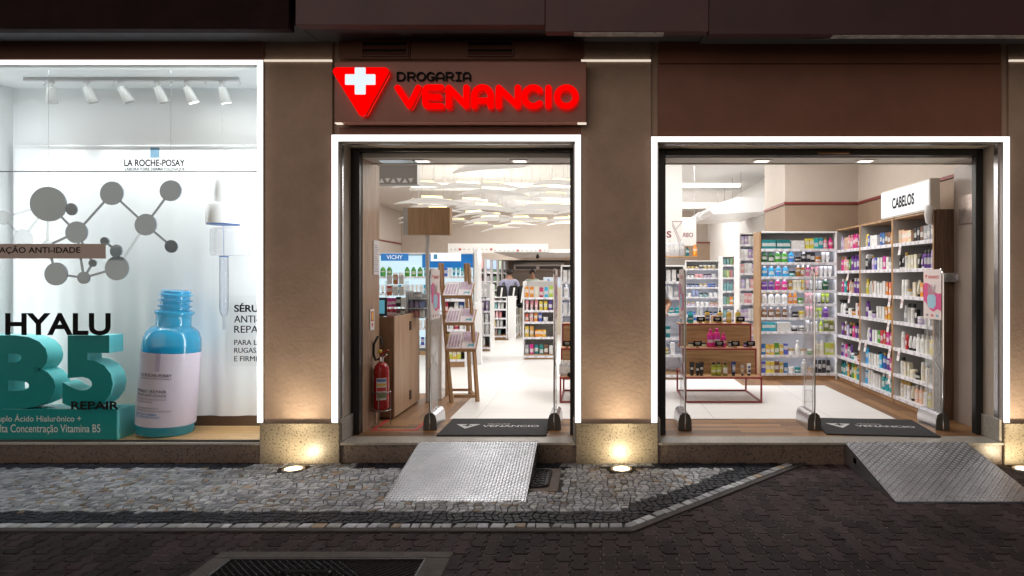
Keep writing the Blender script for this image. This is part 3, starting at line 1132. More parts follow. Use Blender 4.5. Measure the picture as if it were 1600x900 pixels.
# track lamp with six heads
trk = thing('track_light', 'white ceiling track with six small spot heads above the display', 'track light', (PX(205, .33), .33, 3.45))
tz = 3.425
m = MB(); m.box(PX(38, .33), PX(374, .33), .315, .345, tz, 3.4565, 0, .002)
m.build('track', [M('track_white', (.6, .6, .6), .4)], trk)
hm = M('head_white', (.62, .62, .60), .4)
lamp_on = glow('lamp_face', (1, .97, .9), 14)
lamp_in = M('lamp_inside', (.3, .3, .3), .4)
for i, (hx, tilt) in enumerate(((80, -.07), (135, .07), (189, .12), (246, .08), (292, .09), (347, .03))):
    x = PX(hx, .33)
    zt = tz - .002
    a = Vector((x, .33, zt - .055)); d = Vector((tilt, .10, -.30)).normalized()
    m = MB()
    m.box(x - .022, x + .022, .314, .346, zt - .022, zt, 0, .003)
    m.cyl((x, .33, zt - .022), a, .010)
    m.tube([a - d * .005, a, a + d * .04, a + d * .135, a + d * .14], [.026, .034, .037, .046, .044], 16)
    hd = m.build('lamp_head', [hm], trk)
    m = MB(); m.cyl(a + d * .1405, a + d * .1425, .040)
    m.build('lamp_face', [lamp_on if i > 3 else lamp_in], hd)
    spot('display_spot', a + d * .15, Vector((x + tilt * 3, .50, .70)), 42, 84, 1.0, (.95, .98, 1.0), .04)
for i, hx in enumerate((70, 178, 267, 320, 374)):
    x = PX(hx, .4)
    m = MB()
    m.tube([(x + .012 * math.sin(k * .55), .40, 3.455 - .015 - .0045 * k) for k in range(9)], .003, 6)
    m.cyl((x, .40, 3.4565), (x, .40, 3.438), .004, n=6)
    tag(m.auto('ceiling_hook', [alu]), ['tiny metal hook in the display ceiling left of the first spot head', 'tiny metal hook in the display ceiling between second and third spot heads', 'tiny metal hook in the display ceiling between fourth and fifth spot heads',
                                        'tiny metal hook in the display ceiling between the two lit spot heads', 'tiny metal hook in the display ceiling at the right end of the track'][i], 'hook', 'hooks in the display ceiling')

# B5 block of turquoise plastic
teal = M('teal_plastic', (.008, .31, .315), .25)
teal_l = M('teal_plastic_lit', (.20, .74, .75), .3)  # same plastic, brighter: light on the sides put into the colour
b5 = thing('display_block', 'turquoise plastic display block with giant raised letters on a plinth', 'display block', (-4.75, .2, FL - .003))
Y0, Y1 = .085, .30
ql = lambda x: PX(x, Y0)
qz = lambda y: PZ(y, Y0)
m = MB(); m.box(-5.64, ql(182), Y0, Y1, .1875, qz(639), 0, .004)
pl_ = m.build('plinth', [teal], b5)
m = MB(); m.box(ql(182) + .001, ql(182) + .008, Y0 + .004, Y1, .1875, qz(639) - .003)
m.build('plinth_lit_side', [teal_l], pl_)  # thin lighter skin carrying painted light on the plinth's end
text('Duplo Ácido Hialurônico +', ql(-11.5), ql(127), qz(661.5), qz(647), front(Y0 - .0015), M('white_ink', (.85, .88, .88), .5), pl_, bold=.004)
text('Alta Concentração Vitamina B5', ql(-9), ql(157), qz(678.5), qz(663), front(Y0 - .0015), bpy.data.materials['white_ink'], pl_, bold=.004)
for ch, x0, x1 in (('B', -28, 86), ('5', 97, 176)):
    vs, fs = text_geo(ch, .052, .5)
    xs_ = [p[0] for p in vs]; ys_ = [p[1] for p in vs]
    z0, z1 = qz(639) + .001, qz(524)
    m = MB()
    out = []
    for x, y, z in vs:
        out.append((ql(x0) + (x - min(xs_)) / (max(xs_) - min(xs_)) * (ql(x1) - ql(x0)), Y0 + .165 * (.5 - z) + .003, z0 + (y - min(ys_)) / (max(ys_) - min(ys_)) * (z1 - z0)))
    m.add(out, fs)
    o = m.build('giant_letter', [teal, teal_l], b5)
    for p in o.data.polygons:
        if abs(p.normal.y) < .7: p.material_index = 1  # faces turned sideways take the brighter, painted-light colour

# giant serum bottle, leaning a little
def bend(Rr, cx, cy):
    return lambda u, v, w: (cx + (Rr + w) * math.sin(u / Rr), cy - (Rr + w) * math.cos(u / Rr), v)


bt = thing('serum_bottle', 'giant blue serum bottle standee with lilac label leaning behind the display glass', 'bottle', (0, 0, 0))
def blueglass(name, col, rough, alpha):
    m, N, L, b = nmat(name)
    b.inputs['Base Color'].default_value = (*col, 1)
    b.inputs['Roughness'].default_value = rough
    b.inputs['Transmission Weight'].default_value = .35
    b.inputs['Coat Weight'].default_value = .6
    b.inputs['Alpha'].default_value = alpha
    return m
bg_ = blueglass('blue_glass', (.02, .50, .86), .12, .76)
bg2 = blueglass('blue_liquid', (.015, .36, .48), .12, .95)
m = MB()
prof = [(.10, 0), (.235, .004), (.258, .02), (.262, .06), (.262, .093)]
m.lathe(prof, (0, 0, 0), 40); m.build('liquid', [bg2], bt)
m = MB()
prof = [(.262, .0935), (.262, .735), (.262, .79), (.255, .85), (.232, .905), (.195, .94), (.165, .952), (.157, .965), (.155, 1.045), (.165, 1.055), (.176, 1.07), (.176, 1.085), (.15, 1.098)]
z = 1.10
m.lathe(prof, (0, 0, 0), 40)
for k in range(3):
    q = 1.10 + k * .052
    m.lathe([(.128, q - .002), (.132, q + .018), (.152, q + .024), (.154, q + .034), (.132, q + .042), (.13, q + .05)], (0, 0, 0), 36)
m.lathe([(.132, 1.254), (.134, 1.268), (.124, 1.272), (.11, 1.27)], (0, 0, 0), 36)
m.build('glass_body', [bg_], bt, sharp=50)
m = MB()
Rl = .2655
nseg = 40
vs = [((Rl) * math.sin(a), -Rl * math.cos(a), zq) for zq in (.098, .735) for a in [-math.pi + 2 * math.pi * k / nseg for k in range(nseg)]]
fs = [[k, (k + 1) % nseg, nseg + (k + 1) % nseg, nseg + k] for k in range(nseg)]
m.add(vs, fs)
lb = m.build('label', [M('label_lilac', (.66, .58, .68), .4, var=.05, vscale=3)], bt, sharp=60)
bm_ = bend(Rl, 0, 0)
lift = lambda u, v, w: bm_(u, v, w + .0015)
gink = M('label_grey_ink', (.035, .03, .04), .5); bink = M('label_blue_ink', (.02, .22, .5), .5); lgink = M('label_light_ink', (.22, .19, .24), .5)
def wtext(s, u0, u1, v0, v1, mt, bo=0):
    text(s, u0, u1, v0, v1, lift, mt, lb, bold=bo)
wtext('LA ROCHE-POSAY', -.125, .185, .533, .560, gink, .012)
wtext('LABORATOIRE DERMATOLOGIQUE', -.125, .185, .511, .524, gink)
wtext('HYALU', -.175, -.045, .395, .42, gink, .02)
wtext('B5', -.04, 0, .395, .42, M('label_teal', (.25, .5, .5), .5), .0)
wtext('REPAIR', .006, .15, .395, .42, gink)
wtext('SERUM ANTI-IDADE', -.175, .15, .362, .385, gink)
wtext('REPARADOR ANTI-RUGAS', -.175, .15, .332, .347, lgink)
wtext('RE-DENSIFICADOR', -.175, .03, .308, .322, lgink)
wtext('ACIDO HIALURONICO', -.175, .09, .255, .27, lgink)
wtext('VITAMINA B5 MADECASSOSIDE', -.175, .2, .232, .246, lgink)
wtext('COM AGUA TERMAL', -.175, .085, .200, .218, bink, .012)
wtext('DE LA ROCHE-POSAY', -.175, .11, .176, .194, bink, .012)
m = MB()
vs = [bm_(u, v, .001) for v in (.58, .735) for u in (.035, .045, .055, .065, .075)]
m.add(vs, [[k, k + 1, 6 + k, 5 + k] for k in range(4)])
m.build('label_stripe', [M('stripe_grey', (.45, .38, .5), .4)], lb)
bt.location = (PX(259, .35), .345, FL - .002)
bt.rotation_euler = (0, R(4.5), R(-3))
bt.scale = (.90, .88, 1.035)

# molecule of mirrored discs
mol = thing('molecule', 'mirrored molecule cut-out of discs and rods hanging behind the display glass', 'cut-out', (-4.3, .13, 2.0))
mirror = M('mirror_acrylic', (.32, .375, .42), .14, .5)
clear_d = glassy('clear_disc', (.93, .935, .935), .12, .05, .12, (.8, .8, .8))
YM = .13
mx_ = lambda x: PX(x, YM)
mz_ = lambda y: PZ(y, YM)
sc_ = (YM - CAMY) / 990
nodes = {'A': (76, 319, 27), 'B': (112, 327, 9.5), 'C': (175, 302, 18.5), 'D': (267, 298, 16.5), 'E': (120, 363, 17), 'F': (228, 351, 17), 'G': (164, 377, 6.5), 'H': (182, 392, 10), 'I': (268, 385, 10),
         'J': (183, 419, 19), 'K': (131, 434, 9.5), 'L': (145, 411, 6), 'M_': (88, 428, 18)}
pale = {'P': (5, 340, 11), 'Q': (36, 373, 15), 'S': (74, 384, 8)}
for (a, b, mt) in (('A', 'B', mirror), ('A', 'E', mirror), ('E', 'C', mirror), ('C', 'F', mirror), ('F', 'D', mirror), ('F', 'I', mirror), ('F', 'J', clear_d), ('E', 'K', mirror), ('E', 'L', mirror), ('K', 'M_', mirror), ('K', 'J', mirror),
                   ('K', 'L', mirror), ('G', 'H', mirror), ('H', 'J', mirror), ('E', 'S', mirror), ('A', 'P', clear_d), ('A', 'Q', clear_d), ('P', 'Q', clear_d), ('S', 'M_', mirror), ('A', 'S', clear_d)):
    al = {**nodes, **pale}
    p, q = Vector((mx_(al[a][0]), mz_(al[a][1]))), Vector((mx_(al[b][0]), mz_(al[b][1])))
    d = (q - p).normalized(); w = Vector((-d.y, d.x)) * .0095
    p += d * al[a][2] * sc_ * .97; q -= d * al[b][2] * sc_ * .97
    m = MB(); m.prism([tuple(p + w), tuple(q + w), tuple(q - w), tuple(p - w)], 'y', YM - .003, YM + .003)
    m.build('rod', [mt], mol)
for dd, mt in ((nodes, mirror), (pale, clear_d)):
    for k, (x, y, r) in dd.items():
        m = MB()
        rr_ = r * sc_
        poly = [(mx_(x) + rr_ * math.cos(a), mz_(y) + rr_ * math.sin(a)) for a in [2 * math.pi * i / 32 for i in range(32)]]
        m.prism(poly, 'y', YM - .006, YM + .006)
        tx_, tz_ = (random.uniform(-.10, .10), random.uniform(-.10, .10)) if mt is mirror else (0, 0)
        m.xf(lambda a, b, c: (a, b + (a - mx_(x)) * tx_ + (c - mz_(y)) * tz_, c))
        m.build('disc', [mt], mol)
for a_, b_2 in ((76, 293), (267, 283)):
    m = MB(); m.cyl((mx_(a_), YM, mz_(b_2)), (mx_(a_), YM, 3.457), .0012, n=5); m.build('hanging_wire', [alu], mol)

# dropper
YD = .36
dl = lambda x: PX(x, YD); dz_ = lambda y: PZ(y, YD); ds = (YD - CAMY) / 990
dr = thing('dropper', 'giant white dropper cap with clear pipette standing out before the white curtain', 'dropper', (dl(350), YD, dz_(515)))
zc = dz_(350)
m = MB()
m.lathe([(24 * ds, zc), (24.5 * ds, zc + .01), (24.5 * ds, dz_(321)), (22 * ds, dz_(318)), (13 * ds, dz_(317))], (dl(349), YD, 0), 30)
m.build('cap', [M('cap_gloss', (.9, .9, .9), .2)], dr, sharp=40)
m = MB()
m.lathe([(12.5 * ds, dz_(317)), (12.5 * ds, dz_(300)), (11.5 * ds, dz_(285)), (8.5 * ds, dz_(277)), (4 * ds, dz_(275))], (dl(348), YD, 0), 26)
m.build('rubber_bulb', [bpy.data.materials['cap_gloss']], dr, sharp=40)
m = MB()
m.lathe([(10 * ds, zc - .03), (27 * ds, zc - .04), (28 * ds, dz_(366)), (28 * ds, dz_(392)), (26 * ds, dz_(399)), (8 * ds, dz_(400))], (dl(357), YD + .03, 0), 30)
m.build('collar', [glassy('frosted', (.93, .93, .94), .05, .3, .2)], dr, sharp=40)
m = MB()
m.lathe([(6.5 * ds, dz_(400)), (6.5 * ds, dz_(482)), (5 * ds, dz_(490)), (2 * ds, dz_(496)), (1.8 * ds, dz_(515))], (dl(350), YD, 0), 16)
m.build('pipette', [glassy('pipette_glass', (.86, .88, .92), .2, .03, .05)], dr, sharp=40)
blue_r = M('dropper_blue', (.03, .13, .45), .4)
m = MB()
m.lathe([(23 * ds, zc - .008), (23 * ds, zc - .001)], (dl(349), YD, 0), 26)
m.lathe([(6.6 * ds, dz_(400) - .008), (6.6 * ds, dz_(400))], (dl(350), YD, 0), 16)
m.build('blue_ring', [blue_r], dr)
m = MB(); m.cyl((dl(349.5), YD, zc - .009), (dl(349.5), YD, dz_(400)), .0025, n=6)
m.build('inner_tube', [blue_r], dr)
m = MB(); m.cyl((dl(348), YD, dz_(275)), (dl(348), YD, 3.457), .0012, n=5)
m.build('hanging_wire', [alu], dr)
# ------------------------------------------------------------------ shop interior shell
def sbox(name, mat, *b):
    m = MB()
    for q in b: m.box(*q)
    return struct(m.build(name, mat if isinstance(mat, list) else [mat]))


planks = brickish('floor_planks', (.10, .042, .014), (.34, .175, .065), (.03, .012, .005), .9, .085, .002, .5, grain=True)
planks_y = brickish('floor_planks_deep', (.14, .066, .026), (.29, .15, .06), (.05, .022, .01), 1.3, .12, .0025, .5, rot=R(90), grain=True)
sbox('wood_floor', planks, (-2.2, 3.9, .212, .92, .10, FL))
sbox('wood_floor', planks_y, (-6.3, 3.9, .92, 16.7, .10, FL))
tile = brickish('white_tile', (.74, .725, .70), (.77, .76, .745), (.42, .40, .38), 1.2, 1.2, .003, .36, rot=0, bumpd=.0005, offs=0)
g = MB()
g.prism([(-1.47, .89), (3.03, .89), (3.03, 2.88), (1.95, 2.88), (1.95, 10), (-.2, 10), (-.2, 13), (-2.0, 13), (-2.0, 9), (-4.4, 9), (-4.4, 2.3), (-1.47, 2.3)], 'z', FL + .001, FL + .005)
struct(g.build('tile_floor', [tile]))
sbox('ceiling', M('ceiling_white', (.80, .785, .765), .7), (-6.4, 4.0, .6, 16.8, 3.75, 3.9))
soff = M('soffit_paint', (.66, .63, .60), .6)
sbox('soffit', soff, (-2.22, 3.6, .331, .62, 2.72, 2.786), (-2.22, 3.6, .601, .64, 2.71, 3.75))
sbox('wall_right', brown_wall, (3.85, 3.95, .62, 3.78, FL, 2.69))
sbox('wall_right_upper', beige_wall, (3.85, 3.95, .62, 3.78, 2.73, 3.75))
sbox('wall_niche', brown_wall, (2.78, 3.95, 3.78, 4.9, FL, 2.69))
sbox('wall_niche_upper', beige_wall, (2.78, 3.95, 3.78, 4.9, 2.73, 3.75))
sbox('wall_right_deep', white_paint, (3.62, 3.75, 4.9, 16.7, FL, 3.75))
sbox('wall_back', M('back_wall_taupe', (.24, .20, .17), .6), (-6.4, .3, 16.6, 16.75, FL, 2.3))
sbox('wall_back_beige', brown_wall, (.3, 4, 14.5, 14.6, FL, 2.72))
sbox('wall_back_upper', beige_wall, (-6.4, 4, 14.9, 15.0, 2.2, 3.75))
sbox('wall_left', M('left_wall', (.62, .56, .50), .6), (-6.4, -6.25, .7, 16.7, FL, 3.75))
sbox('display_partition', white_paint, (-6.3, -2.21, .73, .80, FL, 3.75))
rr_ = MB()
rr_.box(3.832, 3.852, .87, 3.78, 2.692, 2.728); rr_.box(2.762, 3.852, 3.762, 3.781, 2.692, 2.728); rr_.box(2.762, 2.781, 3.78, 4.9, 2.692, 2.728)
rr_.box(.3, 3.62, 14.47, 14.5, 2.72, 2.76); rr_.box(-6.25, -6.22, 3, 16.6, 2.70, 2.74)
struct(rr_.build('wall_rail', [rail_red]))
# timber side return of the narrow doorway and the taupe return of the wide one
sbox('doorway_lining', wood('lining_oak', (.27, .165, .10), (.40, .27, .18), 'z', .8), (-2.209, -2.14, .331, .78, FL, 2.719))
sbox('doorway_return', M('return_taupe', (.30, .24, .205), .3, var=.04), (3.60, 3.84, .331, .86, FL, 2.719))
sbox('pillar_inner_face', taupe, (-.12, .48, .341, .62, FL, 2.719))
# lowered white ceiling over the pharmacy counter at the back, with its fascia
struct(MB().box(-2.45, 1.9, 10.0, 16.58, 2.235, 2.33).build('pharmacy_ceiling', [white_gloss]))
# cove lights: lit troughs in the ceiling
cove = glow('cove_strip', (1.0, .93, .82), 3.2)
for i, (x0, x1, y, lab) in enumerate(((-4.2, .4, 8.9, 'long warm glowing cove strip in the ceiling above the hanging white lamps'), (1.1, 3.3, 8.9, 'warm glowing cove strip nearest in the ceiling at upper left of wide opening'),
                                     (1.1, 3.55, 12.6, 'deeper warm glowing cove strip in the ceiling behind the nearer one'))):
    t = thing('cove_light', lab, 'cove light', ((x0 + x1) / 2, y, 3.6), 'cove lights in the ceiling')
    m = MB(); m.box(x0, x1, y - .10, y + .10, 3.60, 3.63); m.box(x0, x1, y - .10, y - .085, 3.63, 3.66); m.build('trough', [white_paint], t)
    m = MB(); m.box(x0, x1, y - .08, y + .12, 3.70, 3.745); m.build('strip', [cove], t)
# small soffit lamps
for i, (px, lab) in enumerate(((660, 'square soffit lamp above the wooden return in the narrow doorway'), (812, 'square soffit lamp at the right in the narrow doorway'), (1190, 'square soffit lamp at the left in the wide opening'), (1352, 'square soffit lamp at the right in the wide opening'))):
    y = .47; x = PX(px, y)
    t = thing('soffit_lamp', lab, 'ceiling lamp', (x, y, 2.70), 'square lamps in the entrance soffits')
    m = MB(); m.box(x - .085, x + .085, y - .07, y + .07, 2.712, 2.7195, 0, .002); m.build('bezel', [white_paint], t)
    m = MB(); m.box(x - .06, x + .06, y - .045, y + .045, 2.709, 2.7118); m.build('lens', [glow('soffit_lens', (1, .96, .9), 1.6)], t)
    spot('soffit_spot', (x, y, 2.69), (x, y + .12, 0), 11, 120, .8, (1, .93, .85), .05)
# access hatch plate in the soffit
tag(MB().box(-2.03, -1.60, .40, .56, 2.712, 2.7192).auto('soffit_grille', [alu]), 'shiny rectangular grille in the soffit at the left of the narrow doorway', 'grille')

# hanging wing lamps
wing_m, N_, L_, b_ = nmat('lamp_wing')
b_.inputs['Base Color'].default_value = (.78, .765, .74, 1)
b_.inputs['Emission Color'].default_value = (1, .96, .9, 1)
b_.inputs['Emission Strength'].default_value = .13
b_.inputs['Roughness'].default_value = .5
core_m = glow('lamp_core', (1.0, .84, .42), 1.2)


def wing_lamp():
    t = thing('pendant_lamp', '-', 'pendant lamp', (0, 0, 0), 'white wing lamps hanging from the shop ceiling')
    m = MB()
    nx_, ny_ = 14, 6
    top, vs, fs = [], [], []
    for s_ in (0, 1):
        for j in range(ny_ + 1):
            for i in range(nx_ + 1):
                u, v = i / nx_ * 2 - 1, j / ny_ * 2 - 1
                w = .14 * (1 - u * u) ** .9 + .006
                z = .115 * (1 - abs(u) ** 1.7) + .03 * u * u - .03 * (1 - abs(u)) * v * v + .02 * u * u * u
                vs.append((u * .50, v * w + .03 * u, z + s_ * .006))
    K = (nx_ + 1) * (ny_ + 1)
    for j in range(ny_):
        for i in range(nx_):
            a = j * (nx_ + 1) + i
            q = [a, a + 1, a + nx_ + 2, a + nx_ + 1]
            fs.append(q); fs.append([x + K for x in q][::-1])
    m.add(vs, fs)
    m.build('wing', [wing_m], t, recalc=False, sharp=80)
    m = MB(); m.box(-.17, .17, -.035, .035, .120, .146, 0, .008); m.build('lit_core', [core_m], t)
    cg = M('cable_grey', (.25, .25, .25), .5)
    for q in (-.18, .18):
        m = MB(); m.cyl((q, 0, .14), (q, 0, .75), .0014, n=5); m.build('cable', [cg], t)
    return t


proto = wing_lamp()
slots = []
rnd = random.Random(5)
for r_, (y, zc) in enumerate(((2.6, 2.93), (3.2, 2.84), (3.9, 2.95), (4.5, 2.74), (5.1, 2.98), (5.7, 2.82), (6.4, 3.0), (7.0, 2.80), (7.7, 3.02), (8.4, 2.86), (9.1, 3.0), (9.9, 2.85), (10.8, 2.95))):
    xl, xr = PX(725 if r_ < 3 else 655, y), PX(905, y)
    step = 1.04
    x = xl + rnd.uniform(0, .5)
    while x < xr:
        slots.append((r_, x, y + rnd.uniform(-.25, .25), zc + rnd.uniform(-.10, .10)))
        x += step * rnd.uniform(.8, 1.15)
ordn = ['first', 'second', 'third', 'fourth', 'fifth', 'sixth', 'seventh', 'eighth', 'ninth', 'tenth', 'eleventh', 'twelfth', 'thirteenth', 'fourteenth', 'fifteenth', 'sixteenth', 'seventeenth', 'eighteenth', 'nineteenth', 'twentieth', 'twenty-first', 'twenty-second', 'twenty-third', 'twenty-fourth', 'twenty-fifth']
cnt = {}
for k, (r_, x, y, z) in enumerate(slots):
    cnt[r_] = cnt.get(r_, 0) + 1
    lab = f'white wing shaped hanging lamp, {ordn[cnt[r_] - 1]} from the left in the {ordn[r_]} row from the street'
    o = proto if k == 0 else dup(proto, (0, 0, 0))
    o['label'] = lab
    o.location = (x, y, z)
    o.rotation_euler = (R(rnd.uniform(-11, -3)), R(rnd.uniform(-4, 4)), R(rnd.uniform(-12, 12)))

# ------------------------------------------------------------------ products
PAL = {'white': (.78, .78, .76), 'cream': (.72, .66, .5), 'yellow': (.72, .55, .06), 'gold': (.55, .36, .06), 'orange': (.75, .25, .02), 'amber': (.42, .16, .02), 'red': (.5, .03, .03),
       'pink': (.72, .32, .36), 'magenta': (.62, .02, .22), 'purple': (.13, .035, .27), 'lilac': (.48, .38, .62), 'blue': (.03, .12, .45), 'sky blue': (.03, .35, .66), 'turquoise': (.02, .36, .40),
       'teal': (.01, .20, .22), 'green': (.07, .32, .03), 'dark green': (.012, .10, .025), 'lime': (.42, .55, .06), 'olive': (.22, .24, .03), 'brown': (.20, .095, .045), 'black': (.02, .02, .022),
       'grey': (.35, .35, .37), 'silver': (.55, .55, .57), 'peach': (.72, .46, .33), 'navy': (.02, .04, .16)}
HUE = {v: k for k, v in PAL.items()}


def objcol(name, rough, spec=.5, mode=0):
    m, N, L, b = nmat(name)
    oi = N.new('ShaderNodeObjectInfo')
    b.inputs['Roughness'].default_value = rough
    b.inputs['Specular IOR Level'].default_value = spec
    if mode == 0:
        L.new(oi.outputs['Color'], b.inputs['Base Color'])
        return m
    tc = N.new('ShaderNodeTexCoord')
    # a printed face: a band of a second tint, a patch, and rows of fine dark lines
    hs = N.new('ShaderNodeHueSaturation')
    mr = N.new('ShaderNodeMapRange'); mr.inputs[3].default_value = .34; mr.inputs[4].default_value = .66
    L.new(oi.outputs['Random'], mr.inputs[0]); L.new(mr.outputs[0], hs.inputs['Hue'])
    hs.inputs['Saturation'].default_value = .9
    hs.inputs['Value'].default_value = 1.0
    L.new(oi.outputs['Color'], hs.inputs['Color'])
    sep = N.new('ShaderNodeSeparateXYZ'); L.new(tc.outputs['Generated'], sep.inputs[0])

    def math(op, a, b_, c=None):
        n = N.new('ShaderNodeMath'); n.operation = op
        for i, q in enumerate((a, b_, c)):
            if q is None: continue
            if isinstance(q, (int, float)): n.inputs[i].default_value = q
            else: L.new(q, n.inputs[i])
        return n.outputs[0]
    z = sep.outputs[2]
    nz = N.new('ShaderNodeTexNoise'); nz.inputs['Scale'].default_value = 3.2; nz.noise_dimensions = '4D'
    L.new(tc.outputs['Generated'], nz.inputs[0])
    L.new(math('MULTIPLY', oi.outputs['Random'], 90), nz.inputs['W'])
    blob = math('GREATER_THAN', nz.outputs[0], .54)
    band = math('GREATER_THAN', math('ABSOLUTE', math('SUBTRACT', z, math('MULTIPLY_ADD', oi.outputs['Random'], .3, .35)), 0), .17)
    mixa = N.new('ShaderNodeMix'); mixa.data_type = 'RGBA'
    L.new(math('MULTIPLY', blob, .8), mixa.inputs[0]); L.new(oi.outputs['Color'], mixa.inputs[6]); L.new(hs.outputs[0], mixa.inputs[7])
    mixb = N.new('ShaderNodeMix'); mixb.data_type = 'RGBA'
    L.new(math('MULTIPLY', math('SUBTRACT', 1, band), .72), mixb.inputs[0]); L.new(mixa.outputs[2], mixb.inputs[6]); mixb.inputs[7].default_value = (.74, .73, .70, 1)
    ln = N.new('ShaderNodeTexNoise'); ln.inputs['Scale'].default_value = 1; ln.inputs['Detail'].default_value = 2; ln.noise_dimensions = '4D'
    mp = N.new('ShaderNodeMapping'); mp.inputs['Scale'].default_value = (14, 2, 26); L.new(tc.outputs['Generated'], mp.inputs[0]); L.new(mp.outputs[0], ln.inputs[0])
    L.new(math('MULTIPLY', oi.outputs['Random'], 40), ln.inputs['W'])
    mixc = N.new('ShaderNodeMix'); mixc.data_type = 'RGBA'
    L.new(math('MULTIPLY', math('GREATER_THAN', ln.outputs[0], .60), .75), mixc.inputs[0]); L.new(mixb.outputs[2], mixc.inputs[6]); mixc.inputs[7].default_value = (.05, .05, .07, 1)
    L.new(mixc.outputs[2], b.inputs['Base Color'])
    return m


PB, PP = objcol('product_body', .32), objcol('product_print', .42, .4, 1)
CAPS = [M('cap_white', (.78, .78, .76), .4), M('cap_black', (.02, .02, .02), .35), M('cap_gold', (.5, .33, .1), .3, .5), PB]


def patch(m, prof, a, sy, mi, n=8, k=1.025):
    vs, fs = [], []
    for r, z in prof:
        for i in range(n + 1):
            t = -math.pi / 2 - a + 2 * a * i / n
            vs.append((r * k * math.cos(t), r * k * sy * math.sin(t), z))
    for j in range(len(prof) - 1):
        for i in range(n):
            q = j * (n + 1) + i
            fs.append([q, q + 1, q + n + 2, q + n + 1])
    m.add(vs, fs, 2)


def P_bottle():
    m = MB(); m.lathe([(.031, 0), (.034, .006), (.035, .06), (.034, .125), (.028, .142), (.016, .15)], n=14, sy=.66)
    m.lathe([(.0165, .1505), (.0165, .182), (.013, .185)], n=12, mi=1); patch(m, [(.035, .03), (.035, .075), (.0345, .115)], 1.0, .66, 2); return m
def P_flask():
    m = MB(); m.lathe([(.034, 0), (.039, .008), (.041, .06), (.040, .10), (.034, .13), (.022, .148), (.012, .153)], n=16, sy=.6)
    m.lathe([(.018, .1535), (.018, .168), (.014, .171)], n=12, mi=1, sy=.8); patch(m, [(.041, .03), (.041, .065), (.0405, .098)], .9, .6, 2); return m
def P_can():
    m = MB(); m.lathe([(.024, 0), (.026, .004), (.026, .14), (.022, .15)], n=14)
    m.lathe([(.0235, .1505), (.0235, .18), (.019, .188), (.008, .19)], n=14, mi=1); patch(m, [(.026, .02), (.026, .08), (.026, .13)], 1.3, 1, 2); return m
def P_tube():
    m = MB(); m.lathe([(.019, 0), (.019, .026)], n=14, mi=1)
    vs, fs = [], []
    for rx, ry, z in ((.021, .019, .0265), (.025, .017, .07), (.027, .009, .13), (.028, .0025, .152), (.028, .002, .16)):
        for k in range(14):
            t = 2 * math.pi * k / 14
            vs.append((rx * math.cos(t), ry * math.sin(t), z))
    for j in range(4):
        for k in range(14):
            fs.append([j * 14 + k, j * 14 + (k + 1) % 14, (j + 1) * 14 + (k + 1) % 14, (j + 1) * 14 + k])
    fs.append(list(range(56, 70)))
    m.add(vs, fs)
    m.add([(-.016, -.0205, .045), (.016, -.0205, .045), (.017, -.0175, .085), (-.017, -.0175, .085), (.018, -.0115, .125), (-.018, -.0115, .125)], [(0, 1, 2, 3), (3, 2, 4, 5)], 2); return m
def P_jar():
    m = MB(); m.lathe([(.036, 0), (.040, .006), (.040, .05), (.037, .054)], n=18); m.lathe([(.041, .0545), (.041, .074), (.038, .077)], n=18, mi=1)
    patch(m, [(.040, .012), (.040, .045)], 1.2, 1, 2); return m
def P_box():
    m = MB(); m.box(-.028, .028, -.02, .02, 0, .15, 0, .0012); m.add([(-.027, -.0204, .001), (.027, -.0204, .001), (.027, -.0204, .149), (-.027, -.0204, .149)], [(0, 1, 2, 3)], 2); return m
def P_carton():
    m = MB(); m.box(-.10, .10, -.04, .04, 0, .14, 0, .0015); m.add([(-.098, -.0404, .002), (.098, -.0404, .002), (.098, -.0404, .138), (-.098, -.0404, .138)], [(0, 1, 2, 3)], 2); return m
def P_pump():
    m = MB(); m.lathe([(.030, 0), (.034, .005), (.034, .12), (.028, .135), (.014, .142)], n=14); m.lathe([(.015, .1425), (.015, .16), (.006, .162), (.006, .185)], n=10, mi=1)
    m.box(-.008, .008, -.036, .010, .185, .196, 1, .003); patch(m, [(.034, .03), (.034, .10)], 1.0, 1, 2); return m
def P_spray():
    m = MB(); m.lathe([(.030, 0), (.033, .005), (.032, .09), (.024, .12), (.012, .14)], n=14); m.lathe([(.014, .1405), (.014, .158)], n=10, mi=1)
    m.box(-.011, .011, -.045, .022, .158, .185, 1, .005); m.box(-.004, .004, -.03, -.022, .125, .158, 1, .002); patch(m, [(.0325, .02), (.032, .088)], 1.0, 1, 2); return m


KIND = {'B': ('bottle', P_bottle, .074), 'F': ('bottle', P_flask, .086), 'C': ('spray can', P_can, .056), 'T': ('tube', P_tube, .06), 'J': ('jar', P_jar, .086), 'X': ('box', P_box, .059), 'W': ('carton', P_carton, .205),
        'P': ('pump bottle', P_pump, .074), 'S': ('spray bottle', P_spray, .074)}
NAMES = {'B': 'bottle', 'F': 'bottle', 'C': 'spray_can', 'T': 'tube', 'J': 'jar', 'X': 'box', 'W': 'carton', 'P': 'pump_bottle', 'S': 'spray_bottle'}
HT = {'B': .185, 'F': .171, 'C': .19, 'T': .16, 'J': .077, 'X': .15, 'W': .14, 'P': .196, 'S': .185}
PLUR = {'bottle': 'bottles', 'spray can': 'spray cans', 'tube': 'tubes', 'jar': 'jars', 'box': 'boxes', 'carton': 'cartons', 'pump bottle': 'pump bottles', 'spray bottle': 'spray bottles'}
PM = {}
for k_, (nm, fn, w_) in KIND.items():
    for ci in range(4):
        PM[k_, ci] = fn().mesh(NAMES[k_], [PB, CAPS[ci], PP])
